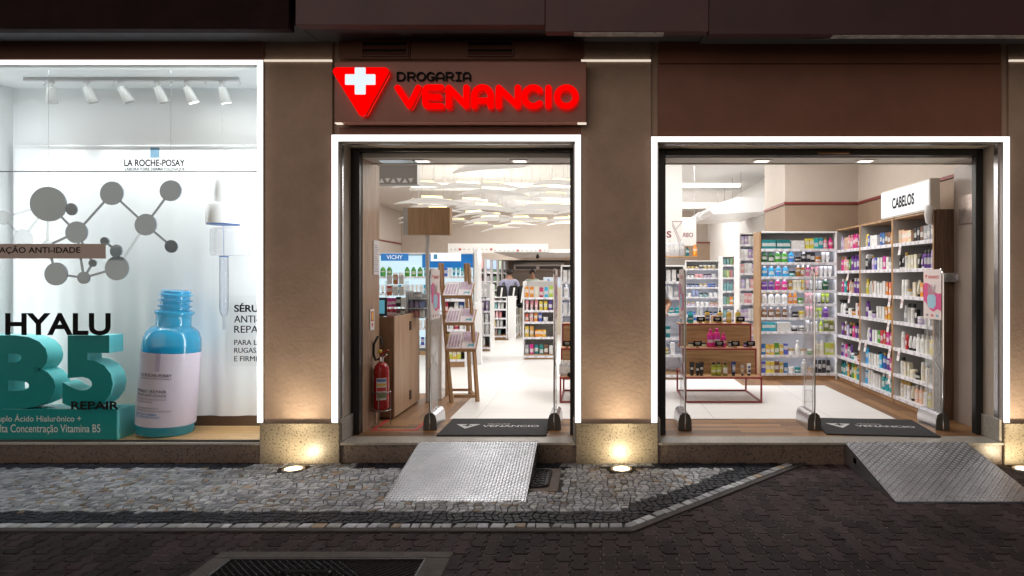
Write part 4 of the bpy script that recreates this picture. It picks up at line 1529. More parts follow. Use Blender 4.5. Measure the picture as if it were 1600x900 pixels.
AB = {'w': 'white', 'c': 'cream', 'y': 'yellow', 'd': 'gold', 'o': 'orange', 'a': 'amber', 'r': 'red', 'p': 'pink', 'm': 'magenta', 'u': 'purple', 'l': 'lilac', 'b': 'blue', 's': 'sky blue', 't': 'turquoise', 'e': 'teal',
      'g': 'green', 'G': 'dark green', 'i': 'lime', 'O': 'olive', 'n': 'brown', 'k': 'black', 'q': 'grey', 'v': 'silver', 'h': 'peach', 'N': 'navy'}
prng = random.Random(3)
NPROD = [0]


def wk(k, s): return (max(s, .7) ** .5 if k in 'XW' else (max(s, .8) ** .5 if k == 'J' else s ** .6)) * (1.16 if k == 'F' else 1.0)


def place(kind, colname, pos, rz, h, label, group, cap=0, jig=True):
    o = bpy.data.objects.new(NAMES[kind], PM[kind, cap])
    COL.objects.link(o)
    o.location = pos
    o.rotation_euler = (0, 0, rz + (prng.uniform(-.1, .1) if jig else 0))
    s = h / HT[kind]
    k = wk(kind, s)
    o.scale = (k, k, s)
    c = PAL[colname]
    f = prng.uniform(.82, 1.18)
    o.color = (*[min(.85, x * f) for x in c], 1)
    tag(o, label, KIND[kind][0], group)
    NPROD[0] += 1
    return o


def fill(row, start, direc, length, rz, hmax, where, short, gap=.006, h=None, back=None):
    """set out one shelf: row is a string of tokens 'kind colour[count]' such as 'Fs4 Jt Xy2'; where names the shelf"""
    d = Vector(direc)
    items = []
    for tok in row.split():
        k, c = tok[0], tok[1]
        n = int(tok[2]) if len(tok) > 2 and tok[2].isdigit() else 1
        items += [(k, AB[c], tok) for _ in range(n)]
    sizes = []
    for k, c, tok in items:
        hh = min(hmax, (h or HT[k] * 1.12) if k not in 'J' else min(HT[k] * 1.15, hmax))
        if k == 'W': hh = min(hmax, .14)
        s = hh / HT[k]
        kk = wk(k, s)
        sizes.append((hh, KIND[k][2] * kk))
    tot = sum(w for _, w in sizes)
    free = (length - tot) / max(1, len(items))
    g_ = max(.001, min(free, .016 if free > 0 else .001))
    x = max(0, (length - tot - g_ * len(items)) * prng.uniform(0, .5))
    run, caps = None, 0
    used = 0
    for i, ((k, c, tok), (hh, w)) in enumerate(zip(items, sizes)):
        if tok != run or True:
            if tok != run:
                caps = prng.choice([0, 0, 1, 3, 3, 2]) if k in 'BFCTPSJ' else 0
                hj = prng.uniform(.86, 1.0)
                run = tok
        if x + w > length + .004:
            break
        p = Vector(start) + d * (x + w / 2)
        x += w + g_
        lab = f'{c} {KIND[k][0]} on {where} of {short}, {ordn[i]} from left'
        place(k, c, p, rz, hh * hj, lab, f'{PLUR[KIND[k][0]]} on {short}', caps)
    return


def rand_row(cols, kinds, n, seed):
    r = random.Random(seed)
    out = []
    while n > 0:
        c = min(n, r.choice([1, 2, 2, 3]))
        out.append(r.choice(kinds) + r.choice(cols) + str(c))
        n -= c
    return ' '.join(out)


shelf_led = glow('shelf_led', (.86, .88, 1.0), 9.0)
shelf_white = M('shelf_white', (.78, .78, .80), .35)
strip_white = M('price_strip', (.80, .79, .84), .3)
tick = M('price_ticket', (.62, .60, .62), .5)
rack_in = M('rack_inside', (.50, .49, .485), .5)
rack_white = M('rack_inside_white', (.76, .77, .80), .5)


def rack(name, label, cat, w, depth, zs, ztop, loc, rz, mside, mtop, mplinth, group=None, sides=(1, 1), zplinth=.07, back=True, top=True, tickets=True, seed=1, end_mat=None, mshelf=None, lit=0, edge=None):
    """shelf unit built at the origin facing -y, x from 0 to w; zs are shelf heights above the floor"""
    t = thing(name, label, cat, (0, 0, 0), group)
    th = .022
    r = random.Random(seed)
    for k in (0, 1):
        if sides[k]:
            m = MB(); m.box(0 if k == 0 else w - th, th if k == 0 else w, 0, depth, 0, ztop, 0, .002)
            m.build('side_panel', [end_mat[k] if end_mat and end_mat[k] else mside], t)
    if back:
        m = MB(); m.box(th, w - th, depth - .015, depth, .0, ztop); m.build('back_panel', [rack_white if lit else rack_in], t)
    if top:
        m = MB(); m.box(th * sides[0], w - th * sides[1], .003, depth - .016, ztop - .022, ztop, 0, .002); m.build('top_panel', [mtop], t)
    m = MB(); m.box(th * sides[0], w - th * sides[1], .008, depth - .016, 0, zplinth, 0, .002); m.build('plinth', [mplinth], t)
    for z in zs:
        m = MB(); m.box(th * sides[0] + .001, w - th * sides[1] - .001, .0, depth - .017, z - .018, z, 0, .001); s = m.build('shelf', [mshelf or shelf_white], t)
        m = MB(); m.box(th * sides[0] + .001, w - th * sides[1] - .001, -.006, -.0005, z - .032, z + .006)
        if tickets:
            x = .05
            while x < w - .1:
                ww = r.uniform(.035, .06)
                m.box(x, x + ww, -.0075, -.0062, z - .028, z + .002, 1)
                x += ww + r.uniform(.01, .13)
        m.build('price_strip', [strip_white, tick], s)
        if lit:
            m = MB(); m.box(.04, w - .04, .012, .03, z - .024, z - .0185); m.build('light_strip', [shelf_led], s)
    if edge:
        for k in (0, 1):
            m = MB(); m.box(0 if k == 0 else w - th, th if k == 0 else w, -.005, -.0003, 0, ztop, 0, .001); m.build('front_edge', [edge], t)
    t.location = loc
    t.rotation_euler = (0, 0, rz)
    return t


def stock(loc, rz, w, zs, rows, short, hs=None, yoff=.05, hcap=.21, ztop=None, inset=.03, h=None):
    """rows from the top shelf down"""
    ca, sa = math.cos(rz), math.sin(rz)
    zz_ = sorted(zs, reverse=True)
    for i, row in enumerate(rows):
        if i >= len(zz_) or not row: continue
        z = zz_[i]
        above = (zz_[i - 1] if i else (ztop or z + .3)) - z - .035
        start = Vector((loc[0] + inset * ca - yoff * sa * 1.0, loc[1] + inset * sa + yoff * ca, loc[2] + z + .0008))
        nm = {0: 'the top shelf', len(zz_) - 1: 'the bottom shelf'}.get(i, f'the {ordn[i]} shelf')
        fill(row, start, (ca, sa, 0), w - 2 * inset, rz, min(above, hcap), nm, short, h=h)


# white back rack (facing the street)
zs_b = [1.83, 1.64, 1.44, 1.25, 1.06, .866, .67, .34, .085]
lb_ = (2.31, 3.40, FL + .001)
rack('white_shelf_rack', 'tall lit white shelf rack with oak side, facing the street in the hair corner', 'shelf rack', 1.09, .36, zs_b, 2.08, lb_, 0, white_gloss, white_gloss, oak_x, end_mat=(oak, None), lit=1)
rows = ['We2 Ww Xy2 Xt Xt Bp Bm By', 'FG2 Fg2 Fs Jk Bk Xk2 Ja Tw2 Bo3', 'Fs4 Jt Ba2 Bm Tp Tp Tw3 Bo2', 'Fu2 Fm2 Xa Xc2 Xy Tp Tw3 FG FG', 'Fw4 Bo2 Jg Tp Tp Tw2 Ti2 Fu2', 'Fn4 Cq Jk Jy Tp Tp Ti2 Fu3',
        'Wt Ww Jk2 Tw Cw Cw Bi XO2', 'Xb Xy2 Xg Xd Xb Jw Sw Jw Jg Bc Bc Xi2 Be', 'Xb Xy2 Xn Xd Xb Jw Je Bw Jh Ck5']
stock(lb_, 0, 1.09, zs_b, rows, 'the white back rack', ztop=2.05)
# three bays along the right wall (facing left)
zs_r = [1.81, 1.52, 1.22, .93, .63, .335, .08]
bays = [('far', 3.47, .82), ('middle', 2.65, .89), ('nearest', 1.76, .89)]
bay_rows = {
    'far': ['Bl Th Th Bp2 Bm Cm Bu Bu', 'Bm Bp Ch Tg Bu3 Bu', 'Bm Bt Tr Th Ch Bu2 Bu', 'Sw Sw Jk Jw Jo Cw Xr', 'Xu Bn Xl Bk Bm Bu Bn', 'Bu Tl Cm Bq Tu Jt Jw Jr Xr', 'Be Be Bt Xo Bk Cg By Bt2 Bk'],
    'middle': ['Ty Xb Xw Ww Xb Xb Xn2 Xo2', 'Ck Sk Bl Xb Xw Xw Xm Xw Jw', 'By Tw Th Xw Xw2 Xw Xo3', 'Bu Jw Jl Xw3 Xo Xo2', 'Tw Xu Xw2 Xg Xr2 Xm2', 'Bs Xw3 Cw Xs Bb Bu Xm2', 'Cs Cw2 Xw3 Bt2 Bt2'],
    'nearest': ['Xh2 Wh Xk2 Xn Xq2 Xq2', 'Tk2 Cw Xc2 Xc Tk Tu Cu2 Cl Tk', 'Cw2 Jw Xc Tc Xo Tk Jk', 'Bq Cw Cw Xk Jl Tw Xw', 'Cw Tr Tw2 Bw2 Bc By', 'Cw Xc2 Jc Jk Cc Bc', 'Cc Cw2 Tc Bh2 Cw By']}
for nm, yy, wd in bays:
    loc = (3.41, yy, FL + .001)
    rack('shelf_bay', f'{nm} bay of the oak edged hair care shelving along the right wall', 'shelf bay', wd - .003, .41, zs_r, 2.11, loc, R(-90), rack_in, oak, oak_x, 'shelf bays along the right wall', sides=(1, 1), end_mat=(None, walnut if nm == 'nearest' else None), zplinth=.055, seed=len(nm), edge=oak)
    stock(loc, R(-90), wd - .003, zs_r, bay_rows[nm], f'the {nm} hair bay', ztop=2.08, yoff=.07, hcap=.235)
# dark side panel behind the nearest bay
tag(MB().box(3.425, 3.83, .861, .868, FL + .001, FL + 2.115).auto('rack_end_panel', [walnut]), 'dark brown end panel closing the hair shelving next to the right pilaster', 'panel')
# hair sign: lit box on the rack
t = thing('hair_sign', 'white lit sign box with the word for hair on top of the right shelving', 'sign', (3.43, 1.45, FL + 2.112))
m = MB(); m.box(3.40, 3.50, .93, 2.03, FL + 2.112, FL + 2.44, 0, .003); m.build('box', [M('sign_box_beige', (.62, .55, .47), .5)], t)
m = MB(); m.box(3.394, 3.3995, .945, 2.02, FL + 2.13, FL + 2.425); m.build('face', [glow('sign_face', (.93, .95, .97), .42)], t)
text('CABELOS', -1.74, -1.24, FL + 2.21, FL + 2.335, lambda u, v, w: (3.3925, -u, v), ink, t, bold=.03)
m = MB(); m.tube([(3.39, .925, FL + 2.10), (3.37, .90, FL + 2.13), (3.36, .895, FL + 2.06), (3.37, .90, FL + 1.99), (3.40, .91, FL + 1.97)], [.02, .04, .036, .03, .018], 10)
tag(m.auto('door_phone', [white_gloss]), 'white curved handset gadget fixed to the top front corner of hair shelving', 'handset')
# paper price flags that hang from the right shelving
fl_m = M('flag_paper', (.74, .72, .71), .6)
fk = 0
for y, z, nm in ((1.55, 1.78, 'under the top shelf of the nearest hair bay'), (1.80, 1.19, 'at the left edge of nearest hair bay, beneath its third shelf'), (1.5, 1.19, 'beneath the third shelf in the middle of nearest hair bay'), (1.83, .90, 'at the left edge of nearest hair bay, beneath its fourth shelf'),
                 (1.80, .60, 'at the left edge of nearest hair bay, beneath its fifth shelf'), (1.58, .60, 'beneath the fifth shelf, inside the nearest hair bay'), (1.80, .305, 'at the left edge of nearest hair bay, beneath its sixth shelf'),
                 (2.62, .60, 'at the left edge of middle hair bay, beneath its fifth shelf'), (2.45, .60, 'beneath the fifth shelf, inside the middle hair bay'), (3.0, 1.49, 'beneath the second shelf of the far hair bay'), (2.95, 1.19, 'beneath the third shelf of the far hair bay'),
                 (3.42, .63, 'at the left edge of far hair bay, beneath its fifth shelf'), (3.40, .33, 'at the left edge of far hair bay, beneath its sixth shelf')):
    m = MB(); m.add([(3.398, y - .028, FL + z + .02), (3.398, y + .028, FL + z + .02), (3.378, y + .028, FL + z - .10), (3.378, y - .028, FL + z - .10),
                     (3.3995, y - .028, FL + z + .02), (3.3995, y + .028, FL + z + .02), (3.3795, y + .028, FL + z - .10), (3.3795, y - .028, FL + z - .10)],
                    [(0, 1, 2, 3), (7, 6, 5, 4), (0, 4, 5, 1), (1, 5, 6, 2), (2, 6, 7, 3), (3, 7, 4, 0)])
    m.add([(3.3925, y - .026, FL + z - .012), (3.3925, y + .026, FL + z - .012), (3.3855, y + .026, FL + z - .045), (3.3855, y - .026, FL + z - .045)], [(0, 1, 2, 3)], 1)
    tag(m.auto('price_flag', [fl_m, M('flag_print', (.55, .4, .42), .6)]), 'white paper price flag ' + nm, 'price flag', 'paper price flags on the right shelving')
# ------------------------------------------------------------------ tiered display tables
FZ = FL + .0055
red_steel = M('red_steel', (.27, .035, .035), .35)


def table():
    t = thing('display_table', '-', 'table', (0, 0, 0), 'stepped display tables')
    w, s = .88, .02
    m = MB()
    def bar(x0, x1, y0, y1, z0, z1): m.box(x0, x1, y0, y1, z0, z1, 0, .002)
    for x in (0, w - s):
        for y in (0, .76 - s):
            bar(x, x + s, y, y + s, 0, .272)
        bar(x, x + s, s, .76 - s, 0, s); bar(x, x + s, 0, .76, .272, .272 + s)
    for y in (0, .76 - s):
        bar(s, w - s, y, y + s, 0, s); bar(s, w - s, y, y + s, .272, .272 + s)
    for k, (y, z0, z1) in enumerate(((.25, .292, .572), (.50, .572, .845))):
        for x in (0, w - s):
            bar(x, x + s, y, y + s, z0, z1)
        bar(0, w, y, y + s, z1, z1 + s)
    m.build('frame', [red_steel], t)
    m = MB(); m.box(s + .001, w - s - .001, s + .001, .759 - s, .276, .294); m.build('shelf', [oak_x], t)
    m = MB(); m.box(s + .001, w - s - .001, .251, .268, .295, .571); m.build('back_panel', [oak_x], t)
    m = MB(); m.box(.002, w - .002, .272, .74, .575, .5925); m.build('shelf', [oak_x], t)
    m = MB(); m.box(s + .001, w - s - .001, .501, .518, .593, .844); m.build('back_panel', [oak_x], t)
    m = MB(); m.box(.002, w - .002, .522, .759, .848, .8655); m.build('shelf', [oak_x], t)
    return t


ta = table(); ta['label'] = 'stepped red framed wooden display table with cosmetics in the wide opening'
ta.location = (1.02, 1.70, FZ)
tb = dup(ta, (-.405, 1.70, FZ), label='stepped red framed wooden display table half hidden by the right edge of narrow doorway')

TAB = {}


def detailed(kind, colname, pos, h, label, group, cap, lab_c='white', rz=0):
    """a near product with its cap and label as parts"""
    nm = NAMES[kind]
    full = KIND[kind][1]()
    o = None
    for mi, pn in ((0, nm), (1, 'cap'), (2, 'label')):
        fs = [f for f, k in zip(full.f, full.m) if k == mi]
        used = sorted({i for f in fs for i in f}); mp = {a: b for b, a in enumerate(used)}
        key = (kind, mi, cap)
        if key not in TAB:
            mm = MB(); mm.add([full.v[i] for i in used], [[mp[i] for i in f] for f in fs])
            TAB[key] = mm.mesh(pn, [[PB, CAPS[cap], PP][mi]])
        q = bpy.data.objects.new(pn, TAB[key]); COL.objects.link(q)
        if mi == 0:
            o = q
            o.location = pos; s = h / HT[kind]; k = s ** .8
            o.scale = (k, k, s); o.rotation_euler = (0, 0, rz + prng.uniform(-.15, .15))
            tag(o, label, KIND[kind][0], group)
        else:
            q.parent = o
        c = PAL[lab_c if mi == 2 else colname]
        q.color = (*c, 1)
    return o


grp = 'cosmetics on the display table'
zt3, zt2, zt1 = FZ + .8665, FZ + .5935, FZ + .295
TX, TY = 1.02, 1.70
for k, (px, kd, c, h, lab, cap, lc) in enumerate((
        (1079, 'F', 'turquoise', .15, 'turquoise round bottle at the left end of the table top tier', 3, 'teal'), (1105, 'P', 'gold', .185, 'amber pump bottle with dark label on top tier, leftmost of the golden four', 1, 'navy'),
        (1125, 'P', 'gold', .185, 'amber pump bottle half hidden by a black price card on top tier', 1, 'white'), (1139, 'B', 'gold', .165, 'golden oil bottle on top tier between two price cards', 0, 'yellow'), (1153, 'B', 'gold', .17, 'golden oil bottle at the right end of the table top tier', 0, 'yellow'),
        (1120, 'W', 'peach', .09, 'low peach carton behind the pump bottles on the table top tier', 0, 'peach'), (1093, 'J', 'yellow', .05, 'small yellow jar behind left price card on the table top tier', 1, 'yellow'))):
    y = TY + .59 + (.09 if kd in 'WJ' else 0)
    detailed(kd, c, (PX(px, y), y, zt3), h, lab, grp, cap, lc)
for px, kd, c, h, lab in ((1110, 'B', 'magenta', .215, 'tall magenta bottle on the middle tier, leftmost of three'), (1120, 'B', 'magenta', .225, 'tallest magenta bottle on the middle tier of the table'), (1130.5, 'B', 'magenta', .17, 'shortest magenta bottle on the middle tier of the table')):
    y = TY + .36; detailed(kd, c, (PX(px, y), y, zt2), h, lab, grp, 3, 'magenta')
for px, kd, c, h, lab in ((1079, 'J', 'cream', .055, 'cream ribbed jar at the left end of the middle tier'), (1087, 'J', 'cream', .055, 'cream ribbed jar second from left on the middle tier'), (1099, 'J', 'cream', .055, 'cream ribbed jar beside first price card on the middle tier'),
                           (1142, 'J', 'grey', .065, 'grey jar behind the third price card of the middle tier'), (1166, 'J', 'purple', .06, 'dark purple jar at the right end of the middle tier'), (1122, 'J', 'lilac', .06, 'lilac jar behind the second price card of the middle tier')):
    y = TY + .38; detailed(kd, c, (PX(px, y), y, zt2), h, lab, grp, 1, c)
for px, kd, c, h, lab, cap, lc in ((1081, 'T', 'black', .155, 'black tube at the left end of the lowest table tier', 1, 'black'), (1090, 'T', 'black', .145, 'black tube second from left on the lowest table tier', 1, 'black'), (1096, 'T', 'black', .155, 'black tube third from left on the lowest table tier', 1, 'black'),
                                    (1115, 'B', 'olive', .155, 'green oil bottle with black cap on lowest tier, left one of three', 1, 'lime'), (1123, 'B', 'olive', .16, 'green oil bottle with black cap on lowest tier, middle one of three', 1, 'lime'), (1133, 'B', 'olive', .15, 'green oil bottle with white label on lowest tier, right one of three', 1, 'white'),
                                    (1146, 'T', 'navy', .16, 'dark slim tube standing alone right of the green bottles', 1, 'grey'), (1160, 'T', 'grey', .12, 'short grey tube behind the white tube on the lowest table tier', 1, 'gold'), (1170, 'T', 'white', .14, 'white tube with dark print at the right end of lowest tier', 1, 'navy')):
    y = TY + .11; detailed(kd, c, (PX(px, y), y, zt1), h, lab, grp, cap, lc)


def card(x, y, z, lab, grp_='black price cards on the display tables'):
    t = thing('price_card', lab, 'price card', (x, y, z), grp_)
    m = MB()
    w, h = .052, .030
    pl = rounded([(x - w, z + .028), (x - w * .8, z + .018), (x, z + .024), (x + w * .8, z + .018), (x + w, z + .028), (x + w, z + .07), (x + w * .8, z + .082), (x, z + .076), (x - w * .8, z + .082), (x - w, z + .07)], .006, 3)
    m.prism(pl, 'y', y - .004, y); m.build('plaque', [ink], t)
    m = MB()
    for k, (a, b) in enumerate(((-.03, .03), (-.022, .024))):
        m.box(x + a, x + b, y - .0052, y - .0042, z + .056 - k * .014, z + .062 - k * .014)
    m.build('chalk_line', [M('chalk', (.6, .6, .58), .7)] if 'chalk' not in bpy.data.materials else [bpy.data.materials['chalk']], t)
    m = MB(); m.box(x - .02, x + .02, y - .002, y + .012, z, z + .03, 0, .003); m.build('stand', [oak_x], t)


for px, yo, z, lab in ((1095, .545, zt3, 'black ornate price card at left on the table top tier'), (1121, .545, zt3, 'black ornate price card at the middle of the table top tier'), (1157, .545, zt3, 'black ornate price card at right on the table top tier'),
                       (1090, .30, zt2, 'black ornate price card on middle tier before the cream jars'), (1124, .30, zt2, 'black ornate price card on middle tier before the magenta bottles'), (1149, .30, zt2, 'black ornate price card on middle tier before the grey jar'), (1173, .30, zt2, 'black ornate price card at right end of the middle tier')):
    card(PX(px, TY + yo), TY + yo, z, lab)
card(PX(886, 2.0), 2.0, zt2, 'black ornate price card on the half hidden table in the narrow doorway')
for k, (px, dy) in enumerate(((883, .12), (886.5, .1), (891, .13), (878, .17))):
    detailed('B', 'silver', (PX(px, TY + dy), TY + dy, zt1), .17, ['silver bottle on lowest tier of half hidden table, second from left', 'silver bottle on lowest tier of half hidden table, third from left', 'silver bottle on lowest tier of half hidden table, at the frame edge', 'silver bottle on lowest tier of half hidden table, leftmost'][k], 'silver bottles on the half hidden table', 0, 'white')
tag(MB().lathe([(.02, 0), (.035, .01), (.035, .03), (.02, .045)], (PX(891, 1.72), 1.73, zt1), 14).auto('dark_pot', [ink]), 'small dark pot at the front of the half hidden table by the door frame', 'pot')

# ------------------------------------------------------------------ security gates
post_dir = {}


def gate(x, label, poster, chrome_side):
    t = thing('security_gate', label, 'security gate', (x, .59, FL), 'clear security gates at the doorways')
    z0, z1 = FL + .001, FL + 1.51
    ya, yb = .43, .75
    # foot: an arched hood along the gate
    m = MB()
    arch = [(-.062, 0), (-.058, .09), (-.045, .135), (-.02, .155), (.02, .155), (.045, .135), (.058, .09), (.062, 0)]
    m.prism([(x + a, z0 + b) for a, b in arch], 'y', ya + .004, yb + .03)
    m.build('foot', [alu], t, sharp=35)
    m = MB(); m.prism([(x + a * 1.03, z0 + b * 1.03) for a, b in arch], 'y', ya - .008, ya + .0035); m.build('foot_cap', [M('gate_cap', (.06, .055, .05), .4)] if 'gate_cap' not in bpy.data.materials else [bpy.data.materials['gate_cap']], t)
    r = .06
    outline = rounded([(ya + .012, z0 + .10), (yb, z0 + .10), (yb, z1), (ya + .012, z1)], r, 6)
    m = MB(); m.prism(outline, 'x', x - .007, x + .007); m.build('clear_panel', [acrylic], t)
    m = MB(); m.tube([(x, ya - .012, z0 + .01), (x, ya - .012, z1 - .07), (x, ya + .0, z1 - .03), (x, ya + .03, z1)], .0085, 8)
    m.build('post', [chrome], t)
    m = MB()
    for q in range(1):
        o_ = .05
        m.tube([(x, ya + o_, z0 + .16), (x, ya + o_, z0 + .55), (x, yb - o_, z0 + .72), (x, yb - o_, z1 - o_ - .02), (x, ya + o_, z1 - o_ - .02), (x, ya + o_, z0 + .72), (x, yb - o_, z0 + .55), (x, yb - o_, z0 + .16)], .003, 6)
    m.build('aerial', [M('aerial_grey', (.55, .55, .56), .4)] if 'aerial_grey' not in bpy.data.materials else [bpy.data.materials['aerial_grey']], t)
    if poster:
        # poster on the near side; u runs from street to shop when seen from the left
        sd = -1 if poster == 'L' else 1
        xp = x + sd * .0095
        zt, zb = FL + 1.505, FL + 1.03
        m = MB(); m.box(min(xp, xp + sd * .002), max(xp, xp + sd * .002), ya + .0, yb, zb, zt); ps = m.build('poster', [M('poster_paper', (.70, .60, .58), .5)] if 'poster_paper' not in bpy.data.materials else [bpy.data.materials['poster_paper']], t)
        # seen from -x, the reader's right is -y ; from +x it is +y
        fm = (lambda u, v, w: (xp - .0032 - w, yb - u, v)) if sd < 0 else (lambda u, v, w: (xp + .0032 + w, ya + u, v))
        xa = xp + sd * .0025
        def flat(poly, mt, nm, e=0):
            m = MB(); m.prism([((yb - u) if sd < 0 else (ya + u), v) for u, v in poly], 'x', xa + sd * e, xa + sd * (e + .0004)); m.build(nm, [mt], ps)
        gm = lambda n, c: bpy.data.materials.get(n) or M(n, c, .45)
        flat([(0.0, zb + .33), (.05, zb + .35), (.12, zb + .33), (.18, zb + .27), (.26, zb + .245), (.32, zb + .25), (.32, zb + .08), (.26, zb + .10), (.18, zb + .07), (.10, zb + .10), (.04, zb + .16), (0, zb + .17)], gm('poster_pink', (.62, .06, .22)), 'pink_shape')
        flat([(.05 + .075 * (1 - math.cos(q * .2618)) , 0) for q in range(0)] or [(.075, zb + .13), (.10, zb + .105), (.19, zb + .10), (.225, zb + .13), (.23, zb + .21), (.20, zb + .235), (.10, zb + .235), (.07, zb + .21)], gm('poster_cup', (.30, .50, .62)), 'cup_shape', .0006)
        for q in range(5):
            flat([(.085 + q * .028, zb + .236), (.10 + q * .028, zb + .236), (.103 + q * .03, zb + .33 - (q % 2) * .02), (.082 + q * .03, zb + .33 - (q % 2) * .02)], gm('poster_brush', (.34, .29, .30)), 'brush_shape', .0006)
        flat([(.03, zt - .05), (.07, zt - .05), (.05, zt - .09)], gm('poster_red', (.6, .05, .05)), 'emblem_shape')
        text('VENANCIO', .085, .28, zt - .088, zt - .058, fm, gm('poster_red', (.6, .05, .05)), ps, bold=.02)
        for q in range(3):
            flat([(.05 + q * .09, zb + .025), (.09 + q * .09, zb + .025), (.09 + q * .09, zb + .045), (.05 + q * .09, zb + .045)], gm(('poster_g', 'poster_red', 'poster_b')[q], ((.2, .2, .2), 0, (.1, .35, .5))[q]), 'logo_shape')
    return t


gate(-1.545, 'security gate with pink brush poster on the left of the narrow doorway', 'R', 1)
gate(-.383, 'security gate seen nearly edge-on at the right of the narrow doorway', 'R', 1)
gate(.84, 'security gate seen nearly edge-on at the left of the wide opening', 'L', 1)
gate(2.05, 'plain clear security gate without poster in the middle of the wide opening', None, 1)
gate(3.25, 'security gate with pink brush poster at the right of the wide opening', 'L', 1)

# door mats
mat_c = M('mat_rubber', (.022, .022, .024), .85, var=.3, vscale=40, bump=.6, bscale=260)
mat_w = M('mat_print', (.50, .50, .50), .8)
for lab, x0, x1, rz in (('black rubber doormat with white shop name in the narrow doorway', -1.43, -.44, 0), ('black rubber doormat with white shop name in the wide opening', 2.13, 3.12, R(-6))):
    cx = (x0 + x1) / 2
    t = thing('doormat', lab, 'doormat', (cx, .53, FL), 'black doormats with the shop name')
    m = MB(); m.box(x0, x1, .195, .865, FL + .0015, FL + .013, 0, .004); m.build('mat', [mat_c], t)
    fm = lambda u, v, w: (cx + u, v, FL + .0145)
    text('VENANCIO', -.14, .40, .50, .57, fm, mat_w, t, bold=.02)
    text('DROGARIA', -.10, .12, .60, .635, fm, mat_w, t)
    m = MB(); m.add([fm(-.40, .61, 0), fm(-.17, .61, 0), fm(-.285, .43, 0)], [(0, 1, 2)]); tr = m.build('emblem', [mat_w], t, recalc=False)
    m = MB(); m.add([(x, y, FL + .0155) for x, y in ((cx - .30, .60), (cx - .27, .60), (cx - .27, .57), (cx - .24, .57), (cx - .24, .545), (cx - .27, .545), (cx - .27, .515), (cx - .30, .515), (cx - .30, .545), (cx - .33, .545), (cx - .33, .57), (cx - .30, .57))], [list(range(12))]); m.build('emblem_cross', [mat_c], tr, recalc=False)
    t.rotation_euler = (0, 0, rz)

# ------------------------------------------------------------------ things inside the narrow doorway
t = thing('notice', 'white printed notice sheet on the wooden side wall of the narrow doorway', 'notice', (-2.14, .62, 1.7))
m = MB(); m.box(-2.139, -2.132, .60, .765, 1.645, 1.98, 0, .001); m.build('sheet', [M('notice_paper', (.66, .62, .62), .6)], t)
m = MB()
for k in range(13): m.box(-2.1315, -2.131, .62, .745 - (k * 37 % 5) * .012, 1.675 + k * .021, 1.682 + k * .021)
m.build('print', [M('notice_ink', (.30, .27, .30), .6)], t)
t = thing('fire_sign', 'small red and yellow fire extinguisher sign on the wooden side wall', 'sign', (-2.14, .56, 1.1))
m = MB(); m.box(-2.139, -2.131, .505, .615, 1.115, 1.315, 0, .001); m.build('plate', [M('fire_plate', (.72, .68, .66), .5)], t)
m = MB(); m.box(-2.1308, -2.1303, .525, .595, 1.20, 1.295); m.build('red_field', [M('fire_red', (.55, .05, .04), .5)], t)
m = MB(); m.box(-2.1301, -2.1297, .543, .577, 1.215, 1.285); m.build('symbol', [M('fire_yellow', (.72, .5, .03), .5)], t)
m = MB(); m.add([(-2.1303, .53, 1.18), (-2.1303, .59, 1.18), (-2.1303, .56, 1.14)], [(0, 1, 2)]); m.build('arrow', [bpy.data.materials['fire_red']], t, recalc=False)

ex, ey = PX(596, .60), .60
t = thing('fire_extinguisher', 'red fire extinguisher with black hose standing in a wire stand by wooden counter', 'fire extinguisher', (ex, ey, FL))
m = MB(); z = FL + .16
rd = M('extinguisher_red', (.34, .012, .012), .25, rvar=.08)
m.lathe([(.055, 0), (.07, .012), (.072, .03), (.072, .37), (.066, .41), (.045, .44), (.025, .455)], (ex, ey, z), 26); m.build('cylinder', [rd], t, sharp=45)
m = MB(); m.lathe([(.022, .4555), (.022, .50), (.016, .51)], (ex, ey, z), 14); m.tube([(ex + .01, ey - .005, z + .50), (ex + .045, ey - .02, z + .515), (ex + .06, ey - .025, z + .53)], .008, 8); m.build('valve', [chrome], t)
m = MB(); m.tube([(ex - .01, ey, z + .512), (ex + .03, ey - .01, z + .55), (ex + .075, ey - .03, z + .575)], .009, 8); m.build('lever', [rd], t)
m = MB(); m.tube([(ex - .02, ey, z + .49), (ex - .055, ey, z + .47), (ex - .075, ey, z + .53), (ex - .07, ey, z + .63), (ex - .035, ey, z + .70), (ex + .0, ey - .01, z + .69), (ex + .008, ey - .015, z + .62)], .0115, 10); m.build('hose', [black_metal], t)
m = MB(); m.lathe([(.0, .0), (.018, .002), (.022, .02), (.015, .03)], (ex - .005, ey - .03, z + .545), 12); m.build('gauge', [M('gauge_yellow', (.65, .45, .05), .4)], t)
m = MB(); nn_ = 12
vs = [(ex + .0728 * math.sin(a), ey - .0728 * math.cos(a), zq) for zq in (z + .10, z + .31) for a in [-.35 + 1.35 * k / nn_ for k in range(nn_ + 1)]]
m.add(vs, [[k, k + 1, nn_ + 2 + k, nn_ + 1 + k] for k in range(nn_)]); el = m.build('label', [M('ext_label', (.70, .66, .62), .5)], t)
for zq, hh, c in ((.275, .025, (.1, .2, .5)), (.235, .02, (.7, .45, .05)), (.185, .035, (.5, .05, .05)), (.12, .04, (.2, .25, .12))):
    m = MB(); vs = [(ex + .0734 * math.sin(a), ey - .0734 * math.cos(a), q) for q in (z + zq, z + zq + hh) for a in [-.28 + 1.2 * k / 8 for k in range(9)]]
    m.add(vs, [[k, k + 1, 10 + k, 9 + k] for k in range(8)]); m.build('label_band', [M('ext_band', c, .5)], el)
m = MB()
